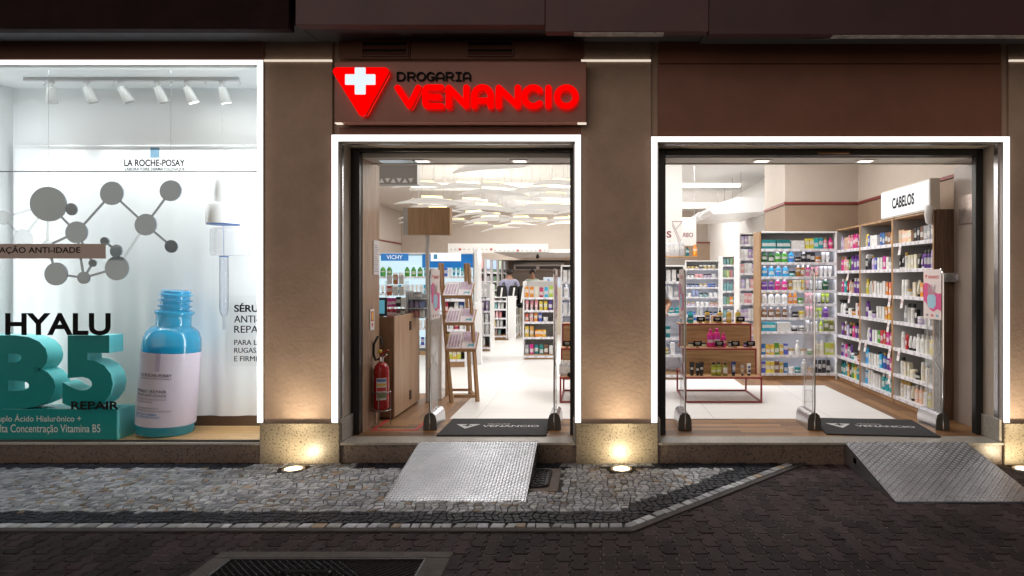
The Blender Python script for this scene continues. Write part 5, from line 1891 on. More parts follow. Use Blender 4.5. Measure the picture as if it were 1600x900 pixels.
for a in (0, 120, 240):
    m.tube([(ex + .085 * math.cos(R(a + 30)), ey + .085 * math.sin(R(a + 30)), FL + .33), (ex + .085 * math.cos(R(a + 30)), ey + .085 * math.sin(R(a + 30)), FL + .01), (ex + .10 * math.cos(R(a + 30)), ey + .10 * math.sin(R(a + 30)), FL + .002)], .005, 6)
for zq in (.155, .33): m.tube([(ex + .085 * math.cos(R(a)), ey + .085 * math.sin(R(a)), FL + zq) for a in range(0, 360, 20)], .005, 6, closed=True)
m.tube([(ex - .085, ey, FL + .15), (ex + .085, ey, FL + .15)], .004, 6); m.tube([(ex, ey - .085, FL + .15), (ex, ey + .085, FL + .15)], .004, 6)
m.build('stand', [M('stand_wire', (.30, .26, .25), .3, .8)], t)
m = MB(); z = FL + .001
for b in ((-2.10, -1.66, .40, .44), (-2.10, -2.06, .441, .86), (-1.70, -1.66, .441, .80)): m.box(b[0], b[1], b[2], b[3], z, z + .0015)
tag(m.auto('floor_tape', [M('tape_red', (.5, .05, .05), .6)]), 'red tape square stuck on the wooden floor around the fire extinguisher', 'floor tape')

# wooden counter with a hinged side
ct = thing('counter', 'light wooden checkout counter just inside the narrow doorway', 'counter', (-2.3, 1.2, FL))
ctop = FL + 1.035
cw = wood('counter_oak_lit', (.36, .22, .13), (.50, .33, .21), 'z', .8)  # lit copy of the counter wood, light painted into the side
m = MB(); m.box(-3.1, -2.025, .875, .90, FL + .02, ctop, 0, .002); m.build('front_panel', [walnut if False else wood('counter_oak_shaded', (.19, .10, .05), (.27, .155, .085), 'z')], ct)  # darker copy: shade on the street face put into the colour
m = MB(); m.box(-2.048, -2.024, .9005, 1.46, FL + .02, ctop, 0, .002); m.build('side_panel', [cw], ct)
m = MB(); m.box(-2.048, -2.024, 1.464, 1.80, FL + .02, ctop, 0, .002); dr_ = m.build('side_door', [cw], ct)
m = MB(); m.box(-2.0235, -2.012, 1.40, 1.45, FL + .855, FL + .955, 0, .002); m.box(-2.0235, -2.012, 1.40, 1.45, FL + .10, FL + .20, 0, .002); m.build('hinge', [M('hinge_dark', (.08, .05, .04), .35, .7)], dr_)
m = MB(); m.box(-3.1, -2.05, .902, 1.8, ctop - .10, ctop - .06); m.build('worktop', [M('worktop', (.10, .10, .105), .3)], ct)
m = MB(); m.box(-3.1, -2.05, .905, 1.8, FL, ctop - .11); m.build('carcass', [walnut], ct)
# tall white post beside the counter, and the wooden sign board on its pole
tag(MB().box(-1.955, -1.80, 1.93, 2.1, FL + .001, FL + 1.0, 0, .004).auto('white_pedestal', [white_gloss]), 'narrow white pedestal standing between the counter and magazine rack', 'pedestal')
t = thing('pole_sign', 'blank wooden sign box on a grey pole above the counter', 'sign', (PX(667, 1.75), 1.75, FL + 1.0))
m = MB(); m.cyl((PX(668, 1.80), 1.80, FL + .0), (PX(668, 1.80), 1.80, PZ(366, 1.8)), .023, n=14); m.build('pole', [M('pole_grey', (.52, .49, .47), .4)], t)
m = MB(); m.box(PX(637, 1.75), PX(703, 1.75), 1.75, 1.87, PZ(367, 1.75), PZ(324, 1.75), 0, .003); bx = m.build('sign_box', [wood('sign_oak', (.27, .145, .06), (.37, .21, .095), 'z')], t)
m = MB(); m.box(PX(630, 1.75), PX(637, 1.75) - .001, 1.755, 1.87, PZ(367, 1.75), PZ(324, 1.75)); m.build('sign_edge', [M('sign_edge', (.36, .33, .31), .4)], bx)

# magazine ladder
MR = thing('magazine_rack', 'wooden ladder rack holding pink leaflets inside the narrow doorway', 'magazine rack', (PX(722, 1.85), 1.95, FL))
yF, yB = 1.78, 2.22
def leg(xb, xt, yb_, yt):
    m = MB()
    m.tube([(xb, yb_, FZ), (xt, yt, FL + 1.60)], [.026, .02], 4); m.build('leg', [oak], MR)
xl, xr = PX(706, yF), PX(746, yF)
leg(PX(705, yF), PX(687, 2.0), yF, 2.0); leg(PX(746, yF), PX(732, 2.0), yF, 2.0)
leg(PX(735, yB), PX(727, 2.05), yB, 2.05); leg(PX(697, yB), PX(691, 2.05), yB, 2.05)
m = MB(); m.box(xl + .02, xr, yF + .01, yF + .03, FZ + .04, FZ + .075, 0, .003); m.box(PX(700, yB), PX(735, yB), yB, yB + .02, FZ + .04, FZ + .07, 0, .003); m.tube([(xr, yF + .02, FZ + .05), (PX(735, yB), yB, FZ + .05)], .018, 4); m.build('crossbar', [oak_x], MR)
paper = M('leaflet_paper', (.66, .60, .64), .5, var=.1, vscale=14)
pink_p = M('leaflet_art', (.42, .30, .40), .5, var=.4, vscale=22)
blue_p = M('leaflet_blue', (.08, .30, .36), .5)
for q, (yp, ztop_, zbot, x0, x1) in enumerate(((455, PZ(441, 1.95), PZ(463, 1.8), 692, 736), (497, PZ(483, 1.95), PZ(505, 1.8), 695, 739), (538, PZ(519, 1.95), PZ(546, 1.8), 697, 743))):
    sh = MB()
    X0, X1 = PX(x0, 1.8), PX(x1, 1.8)
    ya_, yb_ = 1.79, 1.99
    sh.prism([(ya_, zbot - .02), (yb_, ztop_ - .02), (yb_, ztop_ - .005), (ya_, zbot - .005)], 'x', X0 - .01, X1 + .01)
    sh.box(X0 - .01, X1 + .01, ya_ - .016, ya_ - .001, zbot - .025, zbot + .012)
    so = sh.build('shelf', [oak_x], MR)
    n_ = 2
    for k in range(n_):
        a, b = X0 + (X1 - X0) * k / n_ + .004, X0 + (X1 - X0) * (k + 1) / n_ - .004
        t = thing('leaflet', ['pile of pale pink leaflets, left one on the %s shelf of the ladder rack', 'pile of pale pink leaflets, right one on the %s shelf of the ladder rack'][k] % ['top', 'middle', 'lowest'][q], 'leaflets', ((a + b) / 2, 1.9, zbot), 'leaflets on the ladder rack')
        sl_ = (ztop_ - zbot) / (yb_ - ya_)
        pt = lambda x, s, e: (x, ya_ + (yb_ - ya_) * s, zbot + (ztop_ - zbot) * s - .0045 + e)
        m = MB()
        m.add([pt(a, .02, 0), pt(b, .02, 0), pt(b, .98, 0), pt(a, .98, 0), pt(a, .02, .014), pt(b, .02, .014), pt(b, .98, .014), pt(a, .98, .014)], [(3, 2, 1, 0), (4, 5, 6, 7), (0, 1, 5, 4), (1, 2, 6, 5), (2, 3, 7, 6), (3, 0, 4, 7)])
        m.build('paper', [paper], t)
        m = MB()
        if k == 0:
            for c in range(4): m.add([pt(a + (b - a) * (.1 + c * .21), s, .0148) for s in (.1, .8)] + [pt(a + (b - a) * (.24 + c * .21), s, .0148) for s in (.8, .1)], [(0, 1, 2, 3)])
            m.build('picture', [pink_p], t, recalc=False)
        else:
            m.add([pt(a + (b - a) * u, s, .0148) for u, s in ((.05, .45), (.95, .40), (.95, .92), (.05, .95))], [(0, 1, 2, 3)]); m.build('picture', [pink_p], t, recalc=False)
            m = MB(); m.add([pt(a + (b - a) * u, s, .0149) for u, s in ((.4, .1), (.62, .16), (.9, .1), (.85, .34), (.72, .24), (.5, .28))], [list(range(6))]); m.build('picture', [blue_p], t, recalc=False)
# ------------------------------------------------------------------ deeper in the shop, seen through the narrow doorway
FT = FL + .0055
def shop_text(s, u0, u1, v0, v1, y, mt, parent, bold=0): text(s, u0, u1, v0, v1, front(y), mt, parent, bold=bold)

# lit cosmetics wall
VY = 6.2
vx0, vx1 = PX(560, VY), PX(741, VY)
VW = vx1 - vx0
vz = [.18, .50, .82, 1.14, 1.45]
lit_back = glow('lit_back', (.72, .92, 1.0), .75)
vl = (vx0, VY, FL + .001)
v = rack('cosmetics_wall', 'wide lit white cosmetics shelving with blue brand panels at the back left', 'shelving', VW, .36, vz, PZ(395, VY) - FL, vl, 0, white_gloss, white_gloss, oak_x, seed=4)
m = MB(); m.box(.03, VW - .03, .325, .344, .10, PZ(396, VY) - FL - .03); o = m.build('lit_panel', [lit_back], None); o.parent = v
t = thing('brand_sign', 'blue lit brand sign with white capitals at the left of cosmetics wall', 'sign', (PX(617, VY - .02), VY - .02, PZ(408, VY)))
m = MB(); m.box(PX(595, VY - .02), PX(638, VY - .02), VY - .02, VY - .003, PZ(407.5, VY), PZ(396.5, VY), 0, .004); m.build('panel', [glow('brand_blue', (.03, .20, .55), .55)], t)
shop_text('VICHY', PX(604, VY - .02), PX(629, VY - .02), PZ(405, VY), PZ(398.7, VY), VY - .022, M('brand_white', (.85, .87, .9), .5, emit=.3), t, .01)
t = thing('brand_sign', 'white lit brand sign with small blue square right of the sign pole', 'sign', (PX(697, VY - .02), VY - .02, PZ(408, VY)))
m = MB(); m.box(PX(673, VY - .02), PX(720, VY - .02), VY - .025, VY - .003, PZ(408, VY), PZ(395.5, VY), 0, .004); m.build('panel', [glow('brand_whitebox', (.95, .97, 1), .75)], t)
m = MB(); m.box(PX(678, VY), PX(684, VY), VY - .028, VY - .0255, PZ(405, VY), PZ(397.5, VY)); m.build('logo_block', [M('logo_sky', (.10, .38, .62), .5)], t)
shop_text('LA ROCHE-POSAY', PX(687, VY), PX(715, VY), PZ(403, VY), PZ(400.3, VY), VY - .027, M('faint_ink', (.5, .52, .55), .5), t)
m = MB(); m.box(PX(655, VY), PX(739, VY), VY + .20, VY + .21, PZ(418, VY), PZ(396.5, VY)); tag(m.auto('brand_backing', [glow('brand_azure', (.01, .22, .62), .45)]), 'bright blue panel behind the white brand sign on the cosmetics wall', 'panel')
rws = ['FG3 Fg2 Jw Jw Fg3 Tt Xw Tw2 Xs Xb Xw Tt2 Tt2 Tw', 'Xw Tw3 Xq Xw Xt Xw2 Tw2 Xw Xs Xb2 Xo Xy2 Xo2', 'Tw3 Xw2 Xr Tw2 Xw Jw2 Xs2 Xw Tw3 Xs Xo2', 'Xw2 Tw2 Xw Xp Xw2 Tw Xu2 Xw Xw Tw2 Xs2 Xy2', 'Xu2 Xw2 Xr2 Xw Xb Xw Tw2 Xb2 Xy2 Xo2']
stock(vl, 0, VW, vz, rws, 'the cosmetics wall', yoff=.04, hcap=.2, ztop=PZ(396, VY) - FL)

# counter things
mo = thing('monitor', 'dark checkout monitor showing a pale blue screen on the counter', 'monitor', (PX(596, 1.15), 1.15, ctop - .06))
m = MB(); m.box(PX(586, 1.2), PX(604, 1.2), 1.2, 1.225, PZ(494, 1.2), PZ(465, 1.2), 0, .004); sc__ = m.build('screen_case', [black_metal], mo)
m = MB(); m.box(PX(587, 1.2), PX(601, 1.2), 1.197, 1.1995, PZ(490, 1.2), PZ(469, 1.2)); m.build('screen', [glow('screen_blue', (.10, .36, .48), .6)], sc__)
m = MB(); m.box(PX(592, 1.22), PX(598, 1.22), 1.226, 1.25, ctop - .059, PZ(480, 1.22)); m.box(PX(588, 1.22), PX(602, 1.22), 1.16, 1.30, ctop - .0595, ctop - .045); m.build('stand', [black_metal], mo)
# clear stand of small boxes on the counter
st_ = thing('counter_stand', 'clear three level stand of small boxes on the checkout counter', 'display stand', (PX(620, 1.5), 1.5, ctop - .06))
sx0, sx1 = PX(604, 1.5), PX(636, 1.5)
for k in range(4):
    m = MB(); m.box(sx0, sx1, 1.44, 1.58, ctop - .059 + k * .125, ctop - .054 + k * .125); m.build('shelf', [acrylic], st_)
for xx in (sx0, sx1 - .006):
    m = MB(); m.box(xx, xx + .006, 1.44, 1.58, ctop - .053, ctop + .36); m.build('side_panel', [acrylic], st_)
for k, row in enumerate(('Xr Xr Xn Xn', 'Xm Xm Xk Xw', 'Xr Xw Xw', 'Xw Xr Xw')):
    fill(row, (sx0 + .01, 1.49, ctop - .053 + k * .125), (1, 0, 0), sx1 - sx0 - .02, 0, .11, ['the lowest level', 'the second level', 'the third level', 'the top level'][k], 'the clear counter stand', h=.11)
b2 = thing('counter_stand', 'low grey two level stand of purple and red boxes beside the white pedestal', 'display stand', (PX(652, 1.5), 1.5, ctop - .06))
q0, q1 = PX(639, 1.6), PX(665, 1.6)
for k in range(3):
    m = MB(); m.box(q0, q1, 1.55, 1.68, ctop - .059 + k * .105, ctop - .052 + k * .105); m.build('shelf', [M('stand_grey', (.45, .47, .48), .4)] if k == 0 else [bpy.data.materials['stand_grey']], b2)
m = MB(); m.box(q0 - .02, q0 - .001, 1.55, 1.68, ctop - .059, ctop + .25); m.box(q0, q1, 1.681, 1.69, ctop - .059, ctop + .21); m.build('side_panel', [bpy.data.materials['stand_grey']], b2)
for k, row in enumerate(('Xr Xr Xw', 'Xu Xu Xb', 'Xw Jq Xy')):
    fill(row, (q0 + .01, 1.60, ctop - .051 + k * .105), (1, 0, 0), q1 - q0 - .02, 0, .085, ['the lowest level', 'the middle level', 'the top level'][k], 'the grey counter stand', h=.085)

# gondolas
def gondola(px0, px1, y, d, zs, ztop, label, rows, short, round_top=False, deep_side=None, sd=1):
    x0, x1 = PX(px0, y), PX(px1, y)
    loc = (x0, y, FT)
    t = rack('gondola', label, 'gondola', x1 - x0, d, zs, ztop, loc, 0, white_gloss, white_gloss, oak_x, zplinth=.09, seed=sd, back=True, top=not round_top)
    if round_top:
        w = x1 - x0
        m = MB()
        pl = [(0, ztop - .1)] + [(w / 2 - (w / 2) * math.cos(a), ztop - .1 + .12 * math.sin(a) ** .6) for a in [math.pi * k / 14 for k in range(1, 14)]] + [(w, ztop - .1)]
        m.prism(pl, 'y', d - .014, d - .002); o = m.build('arched_back', [white_gloss], None); o.location = (0, 0, 0); o.parent = t
    stock(loc, 0, x1 - x0, zs, rows, short, yoff=.06, hcap=.27, ztop=ztop + .12 if round_top else ztop, h=.205)
    return t


zg = lambda *p: [PZ(q, 5.57) - FT for q in p][::-1]
gondola(817, 868, 5.57, .42, [PZ(q, 5.57) - FT for q in (556, 527, 503, 485, 465)], 1.36, 'white open gondola with rounded top full of colourful goods in the narrow doorway', ['Xo2 Xc Xr Xs Xi', 'Tp3 Xy2 Xu', 'Xo Xp Xo Xb Jw', 'Xd Xd Wo', 'Xq Xm Xe2 Xn Xw'], 'the rounded white gondola', True, sd=5)
gondola(765, 792, 9.3, 1.2, [PZ(q, 9.3) - FT for q in (525, 511, 497, 483, 470)], PZ(464, 9.3) - FT, 'low white gondola end seen far down the middle aisle', ['Xo Xn Xn Xq', 'Xw Xt Xw2', 'Xp Xp Xr', 'Xy Xw Xw', 'Xw Xn Xe'], 'the far aisle gondola', sd=6)
gondola(735, 767, 6.8, .45, [PZ(q, 6.8) - FT for q in (543, 523, 504, 486, 467)], 1.30, 'white gondola end with rounded top behind the ladder rack', ['Tp2 Tw2 Tw2', 'Xm Xw Tl2', 'Xw Xi Xw2', 'Xl Xp Xw2', 'Xr Xm Xw'], 'the gondola behind the ladder', True, sd=7)
gondola(690, 728, 4.6, .40, [PZ(q, 4.6) - FT for q in (562, 540, 515, 490, 468)], 1.22, 'white gondola with yellow and blue goods partly hidden behind the ladder rack', ['Xb2 Xw2 Xb2', 'Xr Xk Xw Xb', 'Xw2 Xr Xw', 'Xy Xy2 Xw Xb', 'Xy2 Xy2 Xb2'], 'the hidden gondola', sd=8)
# long side of the far aisle gondola
rack('gondola', 'long low side of the far gondola running down the aisle', 'gondola', 2.7, .22, [.12, .33, .54, .75, .95], 1.0, (PX(792, 9.3) + .01, 9.31, FT), R(90), white_gloss, white_gloss, oak_x, seed=9) if False else None
t0_ = rack('gondola', 'long low side of the far gondola running away down the aisle', 'gondola', 2.6, .2, [.12, .33, .54, .75, .95], 1.0, (PX(792, 9.3) + .215, 9.31, FT), R(90), white_gloss, white_gloss, oak_x, seed=9)
stock((PX(792, 9.3) + .215, 9.31, FT), R(90), 2.6, [.12, .33, .54, .75, .95], ['Xc2 Xw3 Xg2 Jw2 Xy3 Xg3', 'Xg3 Xc2 Xw4 Xg3', 'Xi2 Xw3 Xg3 Xw2', 'Bg2 Xw3 Bg3', 'Xg3 Xw4 Jw3'], 'the far gondola side', yoff=.04, hcap=.16)
m = MB(); m.box(PX(742, 4.9), PX(752, 4.9), 4.9, 5.0, FT, PZ(473, 4.9), 0, .004); m.box(PX(727, 4.9), PX(742, 4.9), 4.95, 5.0, FT, PZ(478, 4.9))
tag(m.auto('white_sign_pillar', [white_gloss]), 'narrow white standing panel right of the ladder rack', 'panel')

# pharmacy at the very back
fa = thing('fascia', 'white fascia with a row of tiny hearts above the pharmacy at the back', 'fascia', (PX(790, 9.9), 9.95, 2.24))
m = MB(); m.box(PX(700, 9.9), PX(773, 9.9), 9.90, 9.98, PZ(395, 9.9), PZ(380.5, 9.9)); m.box(PX(773, 9.9) + .002, PX(856, 9.9), 9.86, 9.98, PZ(393.5, 9.86), PZ(381, 9.86)); m.build('board', [white_paint], fa)
heart_g, heart_r = M('heart_grey', (.45, .45, .45), .5), M('heart_red', (.45, .03, .05), .5)
for k in range(22):
    x = PX(704 + k * 7, 9.85); yy = 9.85 if x > PX(773, 9.9) else 9.89
    zc = PZ(391.3 if x > PX(773, 9.9) else 389.5, yy)
    big_ = k in (9, 15, 20, 2)
    s = .034 if big_ else .02
    m = MB(); m.prism([(x, zc - s), (x + s, zc + s * .2), (x + s * .6, zc + s * .8), (x, zc + s * .35), (x - s * .6, zc + s * .8), (x - s, zc + s * .2)], 'y', yy - .004, yy + .0095)
    m.build('heart', [heart_r if big_ else heart_g], fa)
m = MB(); m.box(PX(741, 6.3), PX(748, 6.3), 6.2, 6.6, FT, 2.16, 0, .004)
tag(m.auto('white_column', [white_gloss]), 'slim white column at the right end of the cosmetics wall', 'column')
# medicine drawers: five tall units
for k, (p0, p1, cols, kinds) in enumerate(((748, 757, 'rkw', 'X'), (757, 767, 'qwv', 'X'), (767, 777, 'bqg', 'X'), (776, 784, 'ggt', 'X'), (783, 791, 'don', 'X'))):
    y = 13.2 + k * .55
    x0, x1 = PX(p0, y), PX(p1, y)
    lab = ['first', 'second', 'third', 'fourth', 'fifth'][k]
    zq = [.25 + .27 * q for q in range(6)]
    rack('medicine_rack', f'tall grey medicine rack behind the pharmacy counter, {lab} from the left', 'medicine rack', x1 - x0, .4, zq, 2.0, (x0, y, FL), 0, M('med_grey', (.42, .41, .41), .5) if k == 0 else bpy.data.materials['med_grey'], bpy.data.materials['med_grey'] if k else bpy.data.materials['med_grey'], bpy.data.materials['med_grey'], 'medicine racks at the pharmacy', tickets=False)
    stock((x0, y, FL), 0, x1 - x0, zq, [rand_row(cols, kinds, 3, 40 + k * 7 + q) for q in range(6)], f'the {lab} medicine rack', yoff=.04, hcap=.2, ztop=1.95)
    m = MB(); m.box(x0 + .03, x1 - .03, y - .012, y - .004, 1.90, 2.17)
    tag(m.auto('category_sign', [glow('cat_sign_%d' % k, ((.65, .35, .35), (.55, .65, .95), (.45, .6, .9), (.7, .85, .65), (.5, .5, .5))[k], .6)]), f'small lit category sign above the {lab} medicine rack', 'sign', 'lit signs above the medicine racks')
# air conditioner on the back wall
acm = M('ac_white', (.62, .61, .60), .4)
t = thing('air_conditioner', 'long white wall air conditioner under the low ceiling at the back', 'air conditioner', (PX(842, 16.2), 16.4, PZ(423, 16.2)))
m = MB(); m.prism([(16.58, PZ(424, 16.2)), (16.2, PZ(421, 16.2)), (16.12, PZ(414, 16.2)), (16.3, PZ(409, 16.2)), (16.58, PZ(409, 16.2))], 'x', PX(803, 16.2), PX(881, 16.2)); m.build('casing', [acm], t)
for a, b in ((806, 838), (843, 878)):
    m = MB(); m.prism([(16.19, PZ(420.4, 16.2)), (16.115, PZ(416.2, 16.2)), (16.105, PZ(416.4, 16.2)), (16.18, PZ(420.6, 16.2))], 'x', PX(a, 16.2), PX(b, 16.2)); m.build('louvre', [M('ac_louvre', (.10, .10, .11), .5) if 'ac_louvre' not in bpy.data.materials else bpy.data.materials['ac_louvre']], t)
# posters and things on the pharmacy counter
t = thing('counter_poster', 'pale blue standing board with round logo on the pharmacy counter', 'poster', (PX(868, 10.5), 10.5, PZ(450, 10.5)))
m = MB(); m.box(PX(849, 10.5), PX(887, 10.5), 10.5, 10.53, PZ(449, 10.5), PZ(433, 10.5)); m.build('board', [M('board_blue', (.62, .70, .80), .5)], t)
m = MB(); m.lathe([(.022, 0), (.03, .002), (.03, .004), (.022, .006)], (0, 0, 0), 16); m.xf(lambda x, y, z: (PX(857, 10.5) + x, 10.499 - z, PZ(438, 10.5) + y)); m.build('round_logo', [M('logo_ring', (.05, .2, .5), .5)], t)
m = MB(); m.box(-2.2, .6, 10.4, 10.9, FT, PZ(449.5, 10.5), 0, .004)
tag(m.auto('pharmacy_counter', [M('pharm_counter', (.55, .48, .38), .5)]), 'long pale pharmacy counter across the back of the shop', 'counter')
# security camera
m = MB(); m.cyl((PX(840, 11), 11, 2.234), (PX(840, 11), 11, 2.20), .03); m.ball((PX(840, 11), 11, 2.17), .05, n=10)
tag(m.auto('dome_camera', [black_metal]), 'small black dome camera under the low white ceiling at back', 'camera')

# ------------------------------------------------------------------ deeper in the shop, seen through the wide opening
def wr(name, px0, px1, y, d, zs, ztop, label, rows, short, sd, mat_side=None, zpl=.09, group=None):
    x0, x1 = PX(px0, y), PX(px1, y)
    rack(name, label, 'shelf rack', x1 - x0, d, zs, ztop, (x0, y, FT), 0, mat_side or white_gloss, white_gloss, oak_x, group, zplinth=zpl, seed=sd, lit=1)
    stock((x0, y, FT), 0, x1 - x0, zs, rows, short, yoff=.05, hcap=.2, ztop=ztop)


wr('shelf_rack', 876, 1070, 3.35, .4, [PZ(q, 3.35) - FT for q in (586, 554.5, 528, 490, 465, 440)], 1.60, 'low white rack spanning behind the middle pillar with purple and white goods',
   ['Xw2 Tw3 Xw2 Tw3 Xw2 Jw3 Xu Tt2 Xw2 Xk', 'Bw3 Xw2 Bw3 Jw2 Xw3 Xp2 Xm Xw2 Xq', 'Xw3 Bw3 Xw2 Xl2 Jw3 Xp2 Xw2 Jt2', 'Bw3 Xg Xw2 Bw2 Tw3 Jk2 Xw2 Jk Xe', 'Bw3 Xw2 Bw3 Xw2 Xu2 Bl2 JO2 Xw', 'Bv3 Xw2 Xw2 Jw2 Xu Tl3 Tp2 Tb'], 'the rack behind the pillar', 21)
wr('shelf_rack', 1071, 1127, 8.6, .4, [PZ(q, 8.6) - FT for q in (522, 507, 493, 478, 464, 449, 434, 420)], PZ(407, 8.6) - FT, 'tall white rack of small jars far behind the stepped display table',
   ['Jd3 Jk Jd3 Jq', 'Jw2 Jp2 Jl2 Jw2', 'Jb3 Jw2 Jb3', 'Jw Xb2 Jt2 Jw2', 'Jl2 Jw3 Jp2', 'Jb2 Xw2 Jb3', 'Wb Wy Jw', 'Xb2 Xw2 Xb2'], 'the far jar rack', 22)
wr('shelf_rack', 1128, 1154, 7.6, .4, [PZ(q, 7.6) - FT for q in (540, 518, 497, 476, 455, 434, 414)], PZ(400, 7.6) - FT, 'narrow white rack of turquoise and green packets beyond display table',
   ['Xt2 Xg Xo', 'Xg Xi Xr Xt', 'Xt2 Xt Xp', 'Xt Xg Xo Xt', 'Xt2 Xw Xh', 'Xp Xr Xt', 'Xb2 Xw'], 'the turquoise packet rack', 23)
wr('shelf_rack', 1155, 1184, 5.2, .4, [PZ(q, 5.2) - FT for q in (545, 523, 498, 474, 451, 427, 404, 382)], PZ(364, 5.2) - FT, 'slim white rack of pale pink boxes left of the oak rack side',
   ['Xl2 Xw2', 'Xw2 Xl2', 'Xp Xw2 Xl', 'Xl Xw Xp', 'Xw Xp2 Xw', 'Xl2 Xw2', 'Xw Xl Xp', 'Xw2 Xl2'], 'the pale box rack', 24)
# wide shelf with slim white bottles at upper left
fl = thing('wall_shelf', 'thin wooden wall shelf with white bottles at upper left of wide opening', 'shelf', (1.2, 3.6, 1.95))
m = MB(); m.box(PX(1030, 3.6), PX(1091, 3.6), 3.6, 3.85, PZ(402, 3.6), PZ(400, 3.6), 0, .002); m.build('board', [oak_x], fl)
m = MB(); m.box(PX(1030, 3.86), PX(1070, 3.86), 3.86, 3.9, 1.80, PZ(400, 3.86)); m.build('back_board', [white_paint], fl)
for k, px in enumerate((1044, 1050, 1057, 1065)):
    place('B', 'silver', (PX(px, 3.7), 3.7, PZ(399.8, 3.6)), 0, .235, f'tall slim white bottle on the thin wall shelf, {ordn[k]} from the left', 'white bottles on the wall shelf', 0)
place('B', 'teal', (PX(1074, 3.7), 3.7, PZ(399.8, 3.6)), 0, .13, 'small teal bottle on the thin wooden wall shelf', 'bottles on the wall shelf', 1)
place('B', 'orange', (PX(1086, 3.7), 3.7, PZ(399.8, 3.6)), 0, .17, 'orange bottle at the right end of the thin wooden wall shelf', 'bottles on the wall shelf', 3)
# hanging white panel with a letter, and a glass sign beyond
t = thing('hanging_panel', 'tall white hanging panel with a dark red letter at left of wide opening', 'panel', (PX(1050, 4.0), 4.0, 2.1))
m = MB(); m.box(PX(1030, 4.0), PX(1066, 4.0), 4.0, 4.06, PZ(396, 4.0), 3.749, 0, .003); m.build('board', [M('panel_white', (.76, .73, .70), .5)], t)
shop_text('S', PX(1041.5, 3.999), PX(1049, 3.999), PZ(371.5, 4), PZ(361, 4), 3.9985, M('letter_wine', (.20, .03, .04), .5), t, .03)
m = MB()
for a, b in (((1050, 346), (1066, 346)), ((1050, 346), (1064, 378)), ((1056, 358), (1066, 346)), ((1050, 351), (1062, 380))):
    m.cyl((PX(a[0], 3.998), 3.998, PZ(a[1], 4)), (PX(b[0], 3.998), 3.998, PZ(b[1], 4)), .004, n=5)
m.build('line_emblem', [M('line_wine', (.35, .25, .25), .5)], t)
t = thing('glass_sign', 'pale sign with mirrored letters hanging beyond the white panel', 'sign', (PX(1077, 6.5), 6.5, 2.3))
m = MB(); m.box(PX(1062, 6.5), PX(1088, 6.5), 6.5, 6.53, PZ(384, 6.5), PZ(340, 6.5), 0, .004); m.build('board', [M('sign_pale', (.68, .66, .63), .4)], t)
text('OBR', -PX(1083, 6.5), -PX(1066, 6.5), PZ(370.5, 6.5), PZ(363.5, 6.5), lambda u, v, w: (-u, 6.4975, v), bpy.data.materials['letter_wine'], t, bold=.01)
for q in (1065, 1085):
    m = MB(); m.cyl((PX(q, 6.51), 6.515, PZ(340, 6.5)), (PX(q, 6.51), 6.515, 3.75), .004, n=5); m.build('cable', [alu], t)
# ceiling units of the air conditioning
for i, (x, y, z, lab) in enumerate(((2.62, 7.0, 2.92, 'white underceiling air conditioner nearer the street in the wide opening'), (2.62, 8.6, 2.95, 'white underceiling air conditioner farther back in the wide opening'))):
    t = thing('air_conditioner', lab, 'air conditioner', (x, y, z), 'underceiling air conditioners')
    m = MB(); m.prism([(x - .35, z + .02), (x - .28, z - .04), (x + .9, z + .02), (x + .98, z + .10), (x + .98, z + .28), (x + .2, z + .30), (x - .30, z + .14)], 'y', y, y + 1.2); m.build('casing', [white_gloss], t)
    m = MB(); m.prism([(x - .353, z + .03), (x - .305, z + .13), (x - .307, z + .135), (x - .358, z + .032)], 'y', y + .08, y + 1.12); m.build('louvre', [M('ac_slot', (.4, .4, .4), .5) if 'ac_slot' not in bpy.data.materials else bpy.data.materials['ac_slot']], t)
    for q in (.2, 1.0):
        m = MB(); m.cyl((x + .3, y + q, z + .27), (x + .3, y + q, 3.75), .008, n=6); m.build('hanger', [alu], t)
# white square column in front of the niche
# grey bulkhead with a row of triangles at the left of the narrow doorway
t = thing('ceiling_sign', 'grey hanging ceiling sign with a row of white triangles at upper left', 'sign', (PX(620, 2.6), 2.6, 2.8))
m = MB(); m.box(PX(560, 2.6), PX(652, 2.6), 2.6, 2.75, PZ(288, 2.6), 3.3, 0, .003); m.build('board', [M('bulkhead_grey', (.30, .285, .27), .5)], t)
m = MB()
for k in range(9):
    xc = PX(569 + k * 9.1, 2.598); w = .034; zl, zh = PZ(285.5, 2.6), PZ(278.5, 2.6)
    m.add([(xc - w, 2.598, zl), (xc + w, 2.598, zl), (xc, 2.598, zh)] if k % 2 else [(xc - w, 2.598, zh), (xc, 2.598, zl), (xc + w, 2.598, zh)], [(0, 1, 2)])
m.build('triangle_row', [M('tri_white', (.82, .82, .8), .5)], t, recalc=False)
for q in (570, 645):
    m = MB(); m.cyl((PX(q, 2.67), 2.67, 3.3), (PX(q, 2.67), 2.67, 3.75), .006, n=6); m.build('hanger', [alu], t)
